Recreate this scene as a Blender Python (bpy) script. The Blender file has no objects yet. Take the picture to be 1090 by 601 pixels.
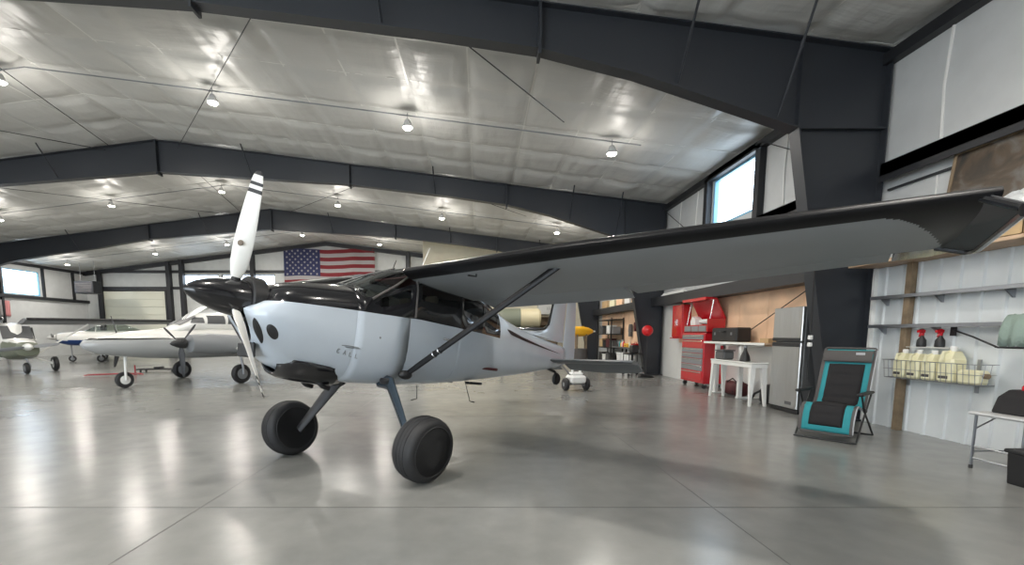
import bpy, math, random
from mathutils import Vector, Matrix, noise
random.seed(7)
C = bpy.context.scene.collection
PI = math.pi
V = Vector

# ------------------------------------------------------------------ helpers
def tag(o, label=None, cat=None, group=None, kind=None):
    if label: o['label'] = label
    if cat: o['category'] = cat
    if group: o['group'] = group
    if kind: o['kind'] = kind
    return o

def thing(name, label, cat, loc=(0, 0, 0), rz=0.0, group=None):
    o = bpy.data.objects.new(name, None); C.objects.link(o)
    o.location = loc; o.rotation_euler = (0, 0, rz); o.empty_display_size = .1
    return tag(o, label, cat, group)

def dup(o, parent=None, loc=None, rz=None, label=None):
    c = o.copy(); C.objects.link(c)
    if parent is not None: c.parent = parent
    for ch in list(o.children): dup(ch, c)
    if loc is not None: c.location = loc
    if rz is not None: c.rotation_euler = (0, 0, rz)
    if label: c['label'] = label
    return c

class MB:
    """collects shapes, then links them as one mesh object"""
    def __init__(s, xf=None): s.v = []; s.f = []; s.m = []; s.xf = xf
    def add(s, vs, fs, mi=0):
        b = len(s.v)
        s.v += [tuple(s.xf(p)) if s.xf else tuple(p) for p in vs]
        s.f += [tuple(i + b for i in f) for f in fs]
        s.m += (mi if isinstance(mi, list) else [mi] * len(fs))
        return s
    def box(s, x0, x1, y0, y1, z0, z1, mi=0, M=None):
        vs = [V((x, y, z)) for x in (x0, x1) for y in (y0, y1) for z in (z0, z1)]
        if M: vs = [M @ p for p in vs]
        return s.add(vs, [(0, 1, 3, 2), (4, 6, 7, 5), (0, 4, 5, 1), (2, 3, 7, 6), (0, 2, 6, 4), (1, 5, 7, 3)], mi)
    def rbox(s, x0, x1, y0, y1, z0, z1, r=.02, mi=0, M=None):
        """box with chamfered edges"""
        r = min(r, (x1-x0)/2.01, (y1-y0)/2.01, (z1-z0)/2.01)
        vs = []
        cx, cy, cz = (x0+x1)/2, (y0+y1)/2, (z0+z1)/2
        hx, hy, hz = (x1-x0)/2, (y1-y0)/2, (z1-z0)/2
        idx = {}
        for sx in (-1, 1):
            for sy in (-1, 1):
                for sz in (-1, 1):
                    for a in range(3):
                        p = [hx, hy, hz]; 
                        for k in range(3):
                            if k != a: p[k] -= r
                        idx[(sx, sy, sz, a)] = len(vs)
                        vs.append(V((cx+sx*p[0], cy+sy*p[1], cz+sz*p[2])))
        fs = []
        for sg in (-1, 1):
            fs.append(tuple(idx[(sg, a, b, 0)] for a, b in ((-1, -1), (1, -1), (1, 1), (-1, 1))))
            fs.append(tuple(idx[(a, sg, b, 1)] for a, b in ((-1, -1), (1, -1), (1, 1), (-1, 1))))
            fs.append(tuple(idx[(a, b, sg, 2)] for a, b in ((-1, -1), (1, -1), (1, 1), (-1, 1))))
        for a in (-1, 1):
            for b in (-1, 1):
                fs.append((idx[(a, b, -1, 0)], idx[(a, b, 1, 0)], idx[(a, b, 1, 1)], idx[(a, b, -1, 1)]))
                fs.append((idx[(a, -1, b, 0)], idx[(a, 1, b, 0)], idx[(a, 1, b, 2)], idx[(a, -1, b, 2)]))
                fs.append((idx[(-1, a, b, 1)], idx[(1, a, b, 1)], idx[(1, a, b, 2)], idx[(-1, a, b, 2)]))
                for c in (-1, 1): fs.append((idx[(a, b, c, 0)], idx[(a, b, c, 1)], idx[(a, b, c, 2)]))
        if M: vs = [M @ p for p in vs]
        return s.add(vs, fs, mi)
    def tube(s, pts, r, n=8, mi=0, caps=True, flat=1.0):
        pts = [V(p) for p in pts]; rr = r if isinstance(r, (list, tuple)) else [r] * len(pts)
        vs = []; fs = []; u = None
        for i, p in enumerate(pts):
            d = (pts[min(i+1, len(pts)-1)] - pts[max(i-1, 0)])
            d = d.normalized() if d.length > 1e-9 else V((0, 0, 1))
            if u is None: u = d.orthogonal().normalized() if abs(d.z) > .99 else d.cross(V((0, 0, 1))).normalized()
            else:
                u = (u - d * u.dot(d)); u = u.normalized() if u.length > 1e-6 else d.orthogonal().normalized()
            w = d.cross(u)
            for k in range(n):
                a = 2*PI*k/n; vs.append(p + (u*math.cos(a)*flat + w*math.sin(a)) * rr[i])
        for i in range(len(pts)-1):
            for k in range(n):
                fs.append((i*n+k, i*n+(k+1) % n, (i+1)*n+(k+1) % n, (i+1)*n+k))
        if caps: fs += [tuple(range(n))[::-1], tuple(range((len(pts)-1)*n, len(pts)*n))]
        return s.add(vs, fs, mi)
    def lathe(s, prof, o=(0, 0, 0), ax=(0, 0, 1), n=24, mi=0):
        """prof: (radius, distance along axis) pairs"""
        o = V(o); ax = V(ax).normalized(); u = ax.orthogonal().normalized(); w = ax.cross(u)
        vs = []; fs = []
        for r, h in prof:
            for k in range(n):
                a = 2*PI*k/n; vs.append(o + ax*h + (u*math.cos(a) + w*math.sin(a))*max(r, 1e-4))
        for i in range(len(prof)-1):
            for k in range(n):
                fs.append((i*n+k, i*n+(k+1) % n, (i+1)*n+(k+1) % n, (i+1)*n+k))
        if prof[0][0] > 1e-3: fs.append(tuple(range(n))[::-1])
        if prof[-1][0] > 1e-3: fs.append(tuple(range((len(prof)-1)*n, len(prof)*n)))
        return s.add(vs, fs, mi)
    def prism(s, poly, h0, h1, f, mi=0):
        """poly in (a, b), f(a, b, h) -> point"""
        n = len(poly)
        vs = [V(f(a, b, h0)) for a, b in poly] + [V(f(a, b, h1)) for a, b in poly]
        fs = [tuple(range(n))[::-1], tuple(range(n, 2*n))] + [(i, (i+1) % n, n+(i+1) % n, n+i) for i in range(n)]
        return s.add(vs, fs, mi)
    def grid(s, rows, mi=0, closed=False, fm=None):
        n = len(rows[0]); vs = [p for r in rows for p in r]; fs = []; ms = []
        for i in range(len(rows)-1):
            for k in range(n if closed else n-1):
                fs.append((i*n+k, i*n+(k+1) % n, (i+1)*n+(k+1) % n, (i+1)*n+k)); ms.append(fm(i, k) if fm else mi)
        return s.add(vs, fs, ms)
    def ball(s, c, r, n=14, mi=0, sc=(1, 1, 1)):
        rows = []
        for i in range(n//2+1):
            t = PI*i/(n//2); rr = max(math.sin(t), 1e-4)
            rows.append([V((c[0]+sc[0]*r*rr*math.cos(2*PI*k/n), c[1]+sc[1]*r*rr*math.sin(2*PI*k/n), c[2]+sc[2]*r*math.cos(t))) for k in range(n)])
        return s.grid(rows, mi, closed=True)
    def build(s, name, mats, parent=None, smooth=False, angle=35, bevel=0, solid=0, sub=0):
        me = bpy.data.meshes.new(name); me.from_pydata(s.v, [], s.f)
        if not isinstance(mats, (list, tuple)): mats = [mats]
        for m in mats: me.materials.append(m)
        me.polygons.foreach_set('material_index', s.m)
        import bmesh
        bm = bmesh.new(); bm.from_mesh(me)
        bmesh.ops.remove_doubles(bm, verts=bm.verts, dist=2e-5)
        bmesh.ops.recalc_face_normals(bm, faces=bm.faces)
        if smooth:
            for f in bm.faces: f.smooth = True
            for e in bm.edges:
                if len(e.link_faces) == 2 and e.calc_face_angle(0) > math.radians(angle): e.smooth = False
        bm.to_mesh(me); bm.free()
        o = bpy.data.objects.new(name, me); C.objects.link(o)
        if parent is not None: o.parent = parent
        if solid:
            m = o.modifiers.new('solid', 'SOLIDIFY'); m.thickness = solid; m.offset = -1
        if bevel:
            m = o.modifiers.new('bevel', 'BEVEL'); m.width = bevel; m.segments = 2; m.limit_method = 'ANGLE'
        if sub:
            m = o.modifiers.new('sub', 'SUBSURF'); m.levels = sub; m.render_levels = sub
        return o

def mat(name, col, rough=.5, metal=0., coat=0., bump=0., bscale=20., var=0., vscale=3., emit=0., alpha=1., spec=.5, ior=None, trans=0., aniso=None):
    m = bpy.data.materials.new(name); m.use_nodes = True
    nt = m.node_tree; b = nt.nodes['Principled BSDF']; L = nt.links
    c = (*col, 1)
    b.inputs['Base Color'].default_value = c
    b.inputs['Roughness'].default_value = rough; b.inputs['Metallic'].default_value = metal
    b.inputs['Coat Weight'].default_value = coat; b.inputs['Coat Roughness'].default_value = .08
    b.inputs['Specular IOR Level'].default_value = spec
    b.inputs['Transmission Weight'].default_value = trans
    b.inputs['Alpha'].default_value = alpha
    tc = nt.nodes.new('ShaderNodeTexCoord')
    if emit:
        b.inputs['Emission Color'].default_value = c; b.inputs['Emission Strength'].default_value = emit
    if var:
        n = nt.nodes.new('ShaderNodeTexNoise'); n.inputs['Scale'].default_value = vscale; n.inputs['Detail'].default_value = 5
        r = nt.nodes.new('ShaderNodeMapRange'); r.inputs['From Min'].default_value = .3; r.inputs['From Max'].default_value = .7
        r.inputs['To Min'].default_value = 1-var; r.inputs['To Max'].default_value = 1+var
        mx = nt.nodes.new('ShaderNodeVectorMath'); mx.operation = 'SCALE'; mx.inputs[0].default_value = col
        L.new(tc.outputs['Object'], n.inputs['Vector']); L.new(n.outputs['Fac'], r.inputs['Value'])
        L.new(r.outputs['Result'], mx.inputs['Scale']); L.new(mx.outputs['Vector'], b.inputs['Base Color'])
    if bump:
        n = nt.nodes.new('ShaderNodeTexNoise'); n.inputs['Scale'].default_value = bscale; n.inputs['Detail'].default_value = 4
        bp = nt.nodes.new('ShaderNodeBump'); bp.inputs['Strength'].default_value = bump; bp.inputs['Distance'].default_value = .02
        L.new(tc.outputs['Object'], n.inputs['Vector']); L.new(n.outputs['Fac'], bp.inputs['Height']); L.new(bp.outputs['Normal'], b.inputs['Normal'])
    return m

def nodes(m): return m.node_tree, m.node_tree.nodes['Principled BSDF'], m.node_tree.nodes, m.node_tree.links

# ------------------------------------------------------------------ materials
M = {}
M['steel'] = mat('navy grey painted steel', (.021, .024, .030), .42, bump=.05, bscale=6)
M['girt'] = mat('dark painted girt', (.013, .014, .017), .5)
M['white_wall'] = mat('white vinyl insulation facing', (.50, .51, .51), .45, bump=.35, bscale=2.2, var=.04)
M['liner'] = mat('white ribbed metal liner', (.64, .67, .68), .32, var=.03)
M['liner_back'] = mat('white back wall panel', (.50, .51, .50), .5, var=.05)
M['cream_wall'] = mat('cream painted partition', (.80, .73, .56), .6, var=.03)
M['peach'] = mat('plywood sheet', (.78, .52, .34), .6, var=.12, vscale=2.)
M['wood'] = mat('pine board', (.55, .38, .25), .6, var=.2, vscale=4.)
M['wood_dark'] = mat('weathered wood post', (.20, .145, .09), .7, var=.3, vscale=6.)
M['silver'] = mat('pale grey aircraft paint', (.54, .60, .67), .22, coat=.5, var=.02)
M['strap2'] = mat('bright facing seam', (.62, .62, .60), .4)
M['dark_red'] = mat('dull red paint', (.30, .02, .03), .5)
M['pink'] = mat('faded red cloth', (.55, .22, .22), .8)
M['black_satin'] = mat('satin black paint', (.008, .008, .009), .35, spec=.22)
M['tip_dark'] = mat('dark grey tip paint', (.05, .052, .055), .4)
M['tail_shaded'] = mat('tail grey darkened by shade', (.13, .14, .15), .45)  # shade on the tailplane underside is put into this darker colour
M['gear_blue'] = mat('dark blue grey gear paint', (.03, .045, .06), .25, coat=.4)
M['wing_grey'] = mat('grey wing underside paint', (.27, .285, .295), .45, var=.05, vscale=1.2)
M['black_gloss'] = mat('black gloss paint', (.010, .010, .012), .16, coat=.5)
M['black'] = mat('matt black', (.015, .015, .016), .5)
M['rubber'] = mat('black tyre rubber', (.018, .018, .019), .62, bump=.1, bscale=60)
M['blade'] = mat('white propeller paint', (.78, .77, .73), .3, var=.04)
M['grey_paint'] = mat('mid grey paint', (.22, .23, .24), .4)
M['chrome'] = mat('bright metal', (.75, .76, .78), .18, metal=1)
M['steel_leg'] = mat('brushed steel', (.34, .35, .37), .35, metal=.9)
M['brake'] = mat('dark wheel rim', (.07, .07, .078), .3)
M['white_paint'] = mat('white gloss paint', (.78, .78, .75), .25, coat=.4)
M['white_plastic'] = mat('white plastic', (.78, .78, .76), .4)
M['red'] = mat('red enamel', (.50, .010, .018), .25, coat=.5)
M['red_plastic'] = mat('red plastic', (.62, .015, .02), .4)
M['yellow'] = mat('yellow paint', (.85, .45, .02), .3)
M['plastic_wrap2'] = mat('cloudy plastic film', (.7, .72, .72), .2, alpha=.75)
M['teal'] = mat('teal chair fabric', (.02, .24, .27), .75, bump=.2, bscale=150)
M['fab_grey'] = mat('dark grey fabric', (.085, .078, .075), .8, bump=.2, bscale=120)
M['fab_black'] = mat('black padded fabric', (.012, .011, .012), .85, bump=.3, bscale=90)
M['fab_edge'] = mat('light grey piping', (.42, .43, .45), .6)
M['cream_plastic'] = mat('cream translucent jug plastic', (.80, .76, .52), .4)
M['green_towel'] = mat('grey green cloth', (.24, .31, .27), .9, bump=.5, bscale=40)
M['cardboard'] = mat('cardboard', (.52, .36, .19), .8, var=.08)
M['fridge_dark'] = mat('dark grey fridge side', (.09, .092, .095), .45)
M['flag_red'] = mat('flag red', (.17, .012, .018), .8)
M['flag_white'] = mat('flag white', (.34, .32, .32), .8)
M['flag_blue'] = mat('flag navy', (.020, .026, .085), .8)
M['lamp'] = mat('lamp lens', (1, .93, .80), .4, emit=30)
M['lamp_body'] = mat('lamp housing', (.5, .5, .5), .4)
M['blue'] = mat('blue paint', (.02, .06, .22), .35)
M['olive'] = mat('olive grey paint', (.16, .175, .13), .4)
M['maroon'] = mat('maroon cabin trim', (.08, .014, .016), .7)
M['tan'] = mat('beige seat', (.16, .13, .10), .8)
M['tank_cream'] = mat('tan cream tank paint', (.52, .46, .30), .5)
M['brown_art'] = None

# stainless with soft vertical variation
m = mat('stainless steel', (.50, .50, .49), .28, metal=.85); M['stainless'] = m
nt, b, N, L = nodes(m)
tc = N['Texture Coordinate']; mp = N.new('ShaderNodeMapping'); mp.inputs['Scale'].default_value = (9, 9, .15)
nz = N.new('ShaderNodeTexNoise'); nz.inputs['Scale'].default_value = 1.2
bp = N.new('ShaderNodeBump'); bp.inputs['Strength'].default_value = .5; bp.inputs['Distance'].default_value = .03
L.new(tc.outputs['Object'], mp.inputs['Vector']); L.new(mp.outputs['Vector'], nz.inputs['Vector']); L.new(nz.outputs['Fac'], bp.inputs['Height']); L.new(bp.outputs['Normal'], b.inputs['Normal'])

# floor: polished concrete
m = mat('polished concrete', (.30, .30, .28), .2); M['floor'] = m
nt, b, N, L = nodes(m); tc = N['Texture Coordinate']
n1 = N.new('ShaderNodeTexNoise'); n1.inputs['Scale'].default_value = .35; n1.inputs['Detail'].default_value = 8; n1.inputs['Roughness'].default_value = .6
n2 = N.new('ShaderNodeTexNoise'); n2.inputs['Scale'].default_value = 3.5; n2.inputs['Detail'].default_value = 8
cr = N.new('ShaderNodeValToRGB'); cr.color_ramp.elements[0].position = .30; cr.color_ramp.elements[0].color = (.175, .18, .172, 1)
cr.color_ramp.elements[1].position = .72; cr.color_ramp.elements[1].color = (.29, .29, .275, 1)
ad = N.new('ShaderNodeMath'); ad.operation = 'MULTIPLY_ADD'; ad.inputs[1].default_value = .35
sb = N.new('ShaderNodeMath'); sb.operation = 'MULTIPLY'; sb.inputs[1].default_value = .68
for n in (n1, n2): L.new(tc.outputs['Object'], n.inputs['Vector'])
L.new(n1.outputs['Fac'], sb.inputs[0]); L.new(n2.outputs['Fac'], ad.inputs[0]); L.new(sb.outputs[0], ad.inputs[2])
L.new(ad.outputs[0], cr.inputs['Fac']); L.new(cr.outputs['Color'], b.inputs['Base Color'])
rr = N.new('ShaderNodeMapRange'); rr.inputs['To Min'].default_value = .16; rr.inputs['To Max'].default_value = .30
n4 = N.new('ShaderNodeTexNoise'); n4.inputs['Scale'].default_value = .6; n4.inputs['Detail'].default_value = 2; L.new(tc.outputs['Object'], n4.inputs['Vector'])
L.new(n4.outputs['Fac'], rr.inputs['Value']); L.new(rr.outputs['Result'], b.inputs['Roughness'])
n3 = N.new('ShaderNodeTexNoise'); n3.inputs['Scale'].default_value = 1.1; n3.inputs['Detail'].default_value = 3
bp = N.new('ShaderNodeBump'); bp.inputs['Strength'].default_value = .05; bp.inputs['Distance'].default_value = .02
L.new(tc.outputs['Object'], n3.inputs['Vector']); L.new(n3.outputs['Fac'], bp.inputs['Height'])
b.inputs['Specular IOR Level'].default_value = .5
M['joint'] = mat('saw cut joint', (.09, .09, .085), .6)

# ceiling facing: semi gloss with creases
m = mat('white ceiling insulation facing', (.51, .51, .49), .42); M['ceil'] = m
nt, b, N, L = nodes(m); tc = N['Texture Coordinate']
mp = N.new('ShaderNodeMapping'); mp.inputs['Scale'].default_value = (1.4, .45, 1)
mp2 = N.new('ShaderNodeMapping'); mp2.inputs['Scale'].default_value = (.5, 2.6, 1)
n1 = N.new('ShaderNodeTexNoise'); n1.inputs['Scale'].default_value = 2.0; n1.inputs['Detail'].default_value = 3
n2 = N.new('ShaderNodeTexNoise'); n2.inputs['Scale'].default_value = 1.3; n2.inputs['Detail'].default_value = 3
ad = N.new('ShaderNodeMath'); ad.operation = 'ADD'
L.new(tc.outputs['Object'], mp.inputs['Vector']); L.new(mp.outputs['Vector'], n1.inputs['Vector'])
L.new(tc.outputs['Object'], mp2.inputs['Vector']); L.new(mp2.outputs['Vector'], n2.inputs['Vector'])
L.new(n1.outputs['Fac'], ad.inputs[0]); L.new(n2.outputs['Fac'], ad.inputs[1])
bp = N.new('ShaderNodeBump'); bp.inputs['Strength'].default_value = .5; bp.inputs['Distance'].default_value = .05
L.new(ad.outputs[0], bp.inputs['Height']); L.new(bp.outputs['Normal'], b.inputs['Normal'])

# twin livery: white top, black pinstripe at the nose, silver grey belly (painted bands on the body)
m = mat('white over silver livery', (.7, .7, .68), .25, coat=.3); M['twin_body'] = m
nt, b, N, L = nodes(m); tc = N['Texture Coordinate']; sx = N.new('ShaderNodeSeparateXYZ'); L.new(tc.outputs['Object'], sx.inputs[0])
def cmp_(sock, op, v):
    n = N.new('ShaderNodeMath'); n.operation = op; n.inputs[1].default_value = v; L.new(sock, n.inputs[0]); return n.outputs[0]
g1 = cmp_(sx.outputs['Z'], 'GREATER_THAN', 1.38); g2 = cmp_(sx.outputs['Z'], 'GREATER_THAN', 1.43); g3 = cmp_(sx.outputs['X'], 'LESS_THAN', -3.7)
m1 = N.new('ShaderNodeMix'); m1.data_type = 'RGBA'; m1.inputs[6].default_value = (.36, .37, .37, 1); m1.inputs[7].default_value = (.02, .02, .02, 1); L.new(g1, m1.inputs[0])
mxx = N.new('ShaderNodeMath'); mxx.operation = 'MULTIPLY'; L.new(g1, mxx.inputs[0]); L.new(g3, mxx.inputs[1])
mx2 = N.new('ShaderNodeMath'); mx2.operation = 'MAXIMUM'; L.new(g2, mx2.inputs[0]); L.new(mxx.outputs[0], mx2.inputs[1])
m2 = N.new('ShaderNodeMix'); m2.data_type = 'RGBA'; L.new(mx2.outputs[0], m2.inputs[0]); L.new(m1.outputs[2], m2.inputs[6]); m2.inputs[7].default_value = (.74, .73, .69, 1)
L.new(m2.outputs[2], b.inputs['Base Color'])

def glass(name, col, mixf=.35, rough=.03):
    m = bpy.data.materials.new(name); m.use_nodes = True; nt = m.node_tree; N = nt.nodes; L = nt.links
    N.remove(N['Principled BSDF']); out = N['Material Output']
    t = N.new('ShaderNodeBsdfTransparent'); t.inputs['Color'].default_value = (*col, 1)
    g = N.new('ShaderNodeBsdfGlossy'); g.inputs['Roughness'].default_value = rough; g.inputs['Color'].default_value = (.9, .93, .95, 1)
    lw = N.new('ShaderNodeLayerWeight'); lw.inputs['Blend'].default_value = .5
    pw = N.new('ShaderNodeMath'); pw.operation = 'POWER'; pw.inputs[1].default_value = 4; L.new(lw.outputs['Facing'], pw.inputs[0])
    fr = N.new('ShaderNodeMath'); fr.operation = 'MULTIPLY_ADD'; fr.inputs[1].default_value = .85; fr.inputs[2].default_value = .05; L.new(pw.outputs[0], fr.inputs[0])
    mx = N.new('ShaderNodeMixShader'); L.new(fr.outputs[0], mx.inputs[0]); L.new(t.outputs[0], mx.inputs[1]); L.new(g.outputs[0], mx.inputs[2])
    L.new(mx.outputs[0], out.inputs['Surface']); return m
M['glass'] = glass('clear window glass', (.92, .96, 1))
M['cabin_glass'] = glass('tinted cabin glass', (.30, .31, .30))
M['ws_glass'] = glass('windshield glass', (.62, .66, .64))
M['plastic_wrap'] = glass('clear plastic wrap', (.8, .82, .82), rough=.15)

# leaning picture: brown and grey streaks
m = mat('brown streaked board', (.14, .10, .07), .35); M['brown_art'] = m
nt, b, N, L = nodes(m); tc = N['Texture Coordinate']
n1 = N.new('ShaderNodeTexNoise'); n1.inputs['Scale'].default_value = 2.2; n1.inputs['Detail'].default_value = 5; n1.inputs['Distortion'].default_value = 1.2
cr = N.new('ShaderNodeValToRGB'); e = cr.color_ramp.elements
e[0].position = .32; e[0].color = (.016, .015, .015, 1); e[1].position = .72; e[1].color = (.15, .145, .14, 1)
x = e.new(.52); x.color = (.075, .052, .032, 1)
L.new(tc.outputs['Object'], n1.inputs['Vector']); L.new(n1.outputs['Fac'], cr.inputs['Fac']); L.new(cr.outputs['Color'], b.inputs['Base Color'])

# ------------------------------------------------------------------ the hangar
XR, XL, YB, YF = 6.9, -30.1, 35.5, -10.0     # right wall, left wall, far wall, wall behind the camera
RX, RZ, SL = -11.6, 8.55, .1216              # ridge and roof slope
def roof(x): return RZ - SL*abs(x-RX)
struct = lambda o, lab: tag(o, lab, kind='structure')

mb = MB(); mb.box(XL-.2, XR+.2, YF-.2, YB+.2, -.2, 0)
fl = struct(mb.build('floor', M['floor']), 'polished grey concrete hangar floor')
mb = MB()
for x in (-25.5, -20.9, -16.3, -11.7, -7.1, -2.5, 2.1): mb.box(x-.004, x+.004, YF, YB, .0005, .0015)
for y in (-5.2, -.6, 3.95, 8.5, 13.1, 17.7, 22.3, 26.9, 31.5): mb.box(XL, XR, y-.004, y+.004, .0005, .0015)
o = mb.build('trim_1', M['joint']); struct(o, 'thin saw cut joints in the concrete floor')

# quilted ceiling
def ceil_mesh(x0, x1, y0, y1, nx, ny, deep=True):
    rows = []
    for i in range(nx+1):
        x = x0 + (x1-x0)*i/nx; r = []
        for j in range(ny+1):
            y = y0 + (y1-y0)*j/ny
            a = abs(math.sin(PI*(x-RX)/1.42)); c = abs(math.sin(PI*(y-8.1)/1.52))
            z = roof(x)
            if deep:
                w = noise.noise(V((x*.7, y*.7, 0)))*.5+.6
                z -= .13*w*min(1, a*1.8)**.7*min(1, c*1.8)**.7 + .02*noise.noise(V((x*2.2, y*.9, 7))) - .022*(1-abs(math.cos(PI*(x-RX)/.71+1.2*noise.noise(V((x*.6, y*.35, 5))))))**2 * (.4+abs(noise.noise(V((x*.25, y*.3, 9))))*1.6)
            r.append(V((x, y, z)))
        rows.append(r)
    return rows
mb = MB(); mb.grid(ceil_mesh(XL, XR, 3.0, YB, 420, 270))
mb.grid(ceil_mesh(XL, XR, YF, 3.0, 26, 4, False))
struct(mb.build('ceiling', M['ceil'], smooth=True, angle=80), 'white quilted insulation ceiling under the sloping roof')
mb = MB()
for i in range(-13, 14):
    x = RX + i*1.42
    if XL < x < XR: mb.box(x-.018, x+.018, YF, YB, roof(x)-.012, roof(x)-.004)
for j in range(0, 19):
    y = 8.1 + 1.52*(j-1)
    for a, b in ((XL, RX), (RX, XR)):
        mb.prism([(a, roof(a)-.012), (b, roof(b)-.012), (b, roof(b)-.004), (a, roof(a)-.004)], y-.014, y+.014, lambda p, q, h: (p, h, q))
struct(mb.build('trim_21', mat('ceiling strap', (.66, .66, .63), .35)), 'pale straps crossing below the quilted ceiling')

# walls (with openings)
def wall_x(name, x, t, holes, mt, lab, ya=YF, yb=YB, zt=None):
    """wall in the plane x, holes = (y0, y1, z0, z1)"""
    mb = MB(); zt = zt or roof(x)
    ys = sorted({ya, yb, *[h[0] for h in holes], *[h[1] for h in holes]})
    for a, b in zip(ys, ys[1:]):
        hs = [h for h in holes if h[0] <= a and h[1] >= b]
        z = 0
        for h in sorted(hs, key=lambda h: h[2]):
            mb.box(min(x, x+t), max(x, x+t), a, b, z, h[2]); z = h[3]
        mb.box(min(x, x+t), max(x, x+t), a, b, z, zt+.25)
    return struct(mb.build(name, mt), lab)
WR = (11.75, 13.95, 4.62, 6.02)
wall_x('wall_right', XR, .2, [WR, (29.2, 31.4, 4.62, 6.0)], M['white_wall'], 'white insulated side wall on the right')
WL = (29.3, 31.75, 4.1, 5.72)
wall_x('wall_left', XL, -.2, [WL, (-6, -2, 2.5, 5.5), (2, 6, 2.5, 5.5)], M['white_wall'], 'white insulated side wall far on the left')
def gable(name, y, t, holes, mt, lab, xa=XL, xb=XR):
    mb = MB(); xs = sorted({xa, RX, xb, *[h[0] for h in holes], *[h[1] for h in holes]})
    xs = [x for x in xs if xa <= x <= xb]
    for a, b in zip(xs, xs[1:]):
        hs = sorted([h for h in holes if h[0] <= a and h[1] >= b], key=lambda h: h[2]); z = 0
        for h in hs:
            mb.box(a, b, min(y, y+t), max(y, y+t), z, h[2]); z = h[3]
        mb.prism([(a, z), (b, z), (b, roof(b)+.25), (a, roof(a)+.25)], y, y+t, lambda p, q, h: (p, h, q))
    return struct(mb.build(name, mt), lab)
WB = [(-23.0, -19.9, 5.25, 6.05), (-19.7, -15.6, 5.25, 6.05)]
gable('wall_back', YB, .2, WB, M['liner_back'], 'pale panelled far end wall of the hangar')
gable('wall_front', YF, -.2, [(-24, -2, 0, 5.4)], M['white_wall'], 'white end wall behind the camera with a wide open hangar door')
# interior partition at the far right
mb = MB(); mb.prism([(-3.55, 0), (XR, 0), (XR, roof(XR)), (-3.55, roof(-3.55))], 29.5, 29.65, lambda p, q, h: (p, h, q))
mb.box(-3.55, -3.4, 29.65, YB, 0, 7.4)
struct(mb.build('wall_partition', M['cream_wall']), 'tall cream partition wall of the room at the far right end')

# windows
def window_x(n, x, w, lab, fr=.07):
    y0, y1, z0, z1 = w
    mb = MB()
    for a in ((y0, y0+fr, z0, z1), (y1-fr, y1, z0, z1), (y0+fr, y1-fr, z0, z0+fr), (y0+fr, y1-fr, z1-fr, z1)):
        mb.box(x+.02, x+.12, *a)
    f = struct(mb.build('window_%d' % n, mat('window frame %d' % n, (.20, .42, .58), .4)), lab)
    g = MB(); g.box(x+.065, x+.07, y0+fr, y1-fr, z0+fr, z1-fr); g.build('pane', M['glass'], f)
window_x(1, XR, WR, 'high blue framed window in the right wall above the wing')
window_x(2, XR, (29.2, 31.4, 4.62, 6.0), 'high window of the right wall behind the cream partition')
window_x(3, XL-.14, WL, 'high blue framed window in the far left wall')
window_x(4, XL-.14, (-6, -2, 2.5, 5.5), 'wide window in the left wall behind the camera')
window_x(5, XL-.14, (2, 6, 2.5, 5.5), 'wide window in the left wall beside the camera')
for i, (x0, x1, z0, z1) in enumerate(WB):
    mb = MB()
    for a in ((x0, x0+.07, z0, z1), (x1-.07, x1, z0, z1), (x0+.07, x1-.07, z0, z0+.07), (x0+.07, x1-.07, z1-.07, z1)):
        mb.box(a[0], a[1], YB+.03, YB+.12, a[2], a[3])
    f = struct(mb.build('window_%d' % (6+i), M['girt']), ['bright strip window in the far end wall by the steel posts', 'bright strip window in the far end wall below the flag'][i])
    g = MB(); g.box(x0+.07, x1-.07, YB+.07, YB+.075, z0+.07, z1-.07); g.build('pane', M['glass'], f)
# sectional door in the far wall
mb = MB()
for k in range(8):
    mb.rbox(-28.8, -24.05, YB-.10, YB-.04, .02+.595*k, .02+.595*k+.585, .012)
d = struct(mb.build('door_1', mat('cream sectional door', (.62, .62, .52), .4)), 'cream sectional overhead door in the far end wall')
mb = MB(); mb.box(-28.95, -28.8, YB-.14, YB, 0, 4.9); mb.box(-24.05, -23.9, YB-.14, YB, 0, 4.9); mb.box(-28.8, -24.05, YB-.14, YB, 4.79, 4.9); mb.build('door_frame', M['girt'], d)

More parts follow.
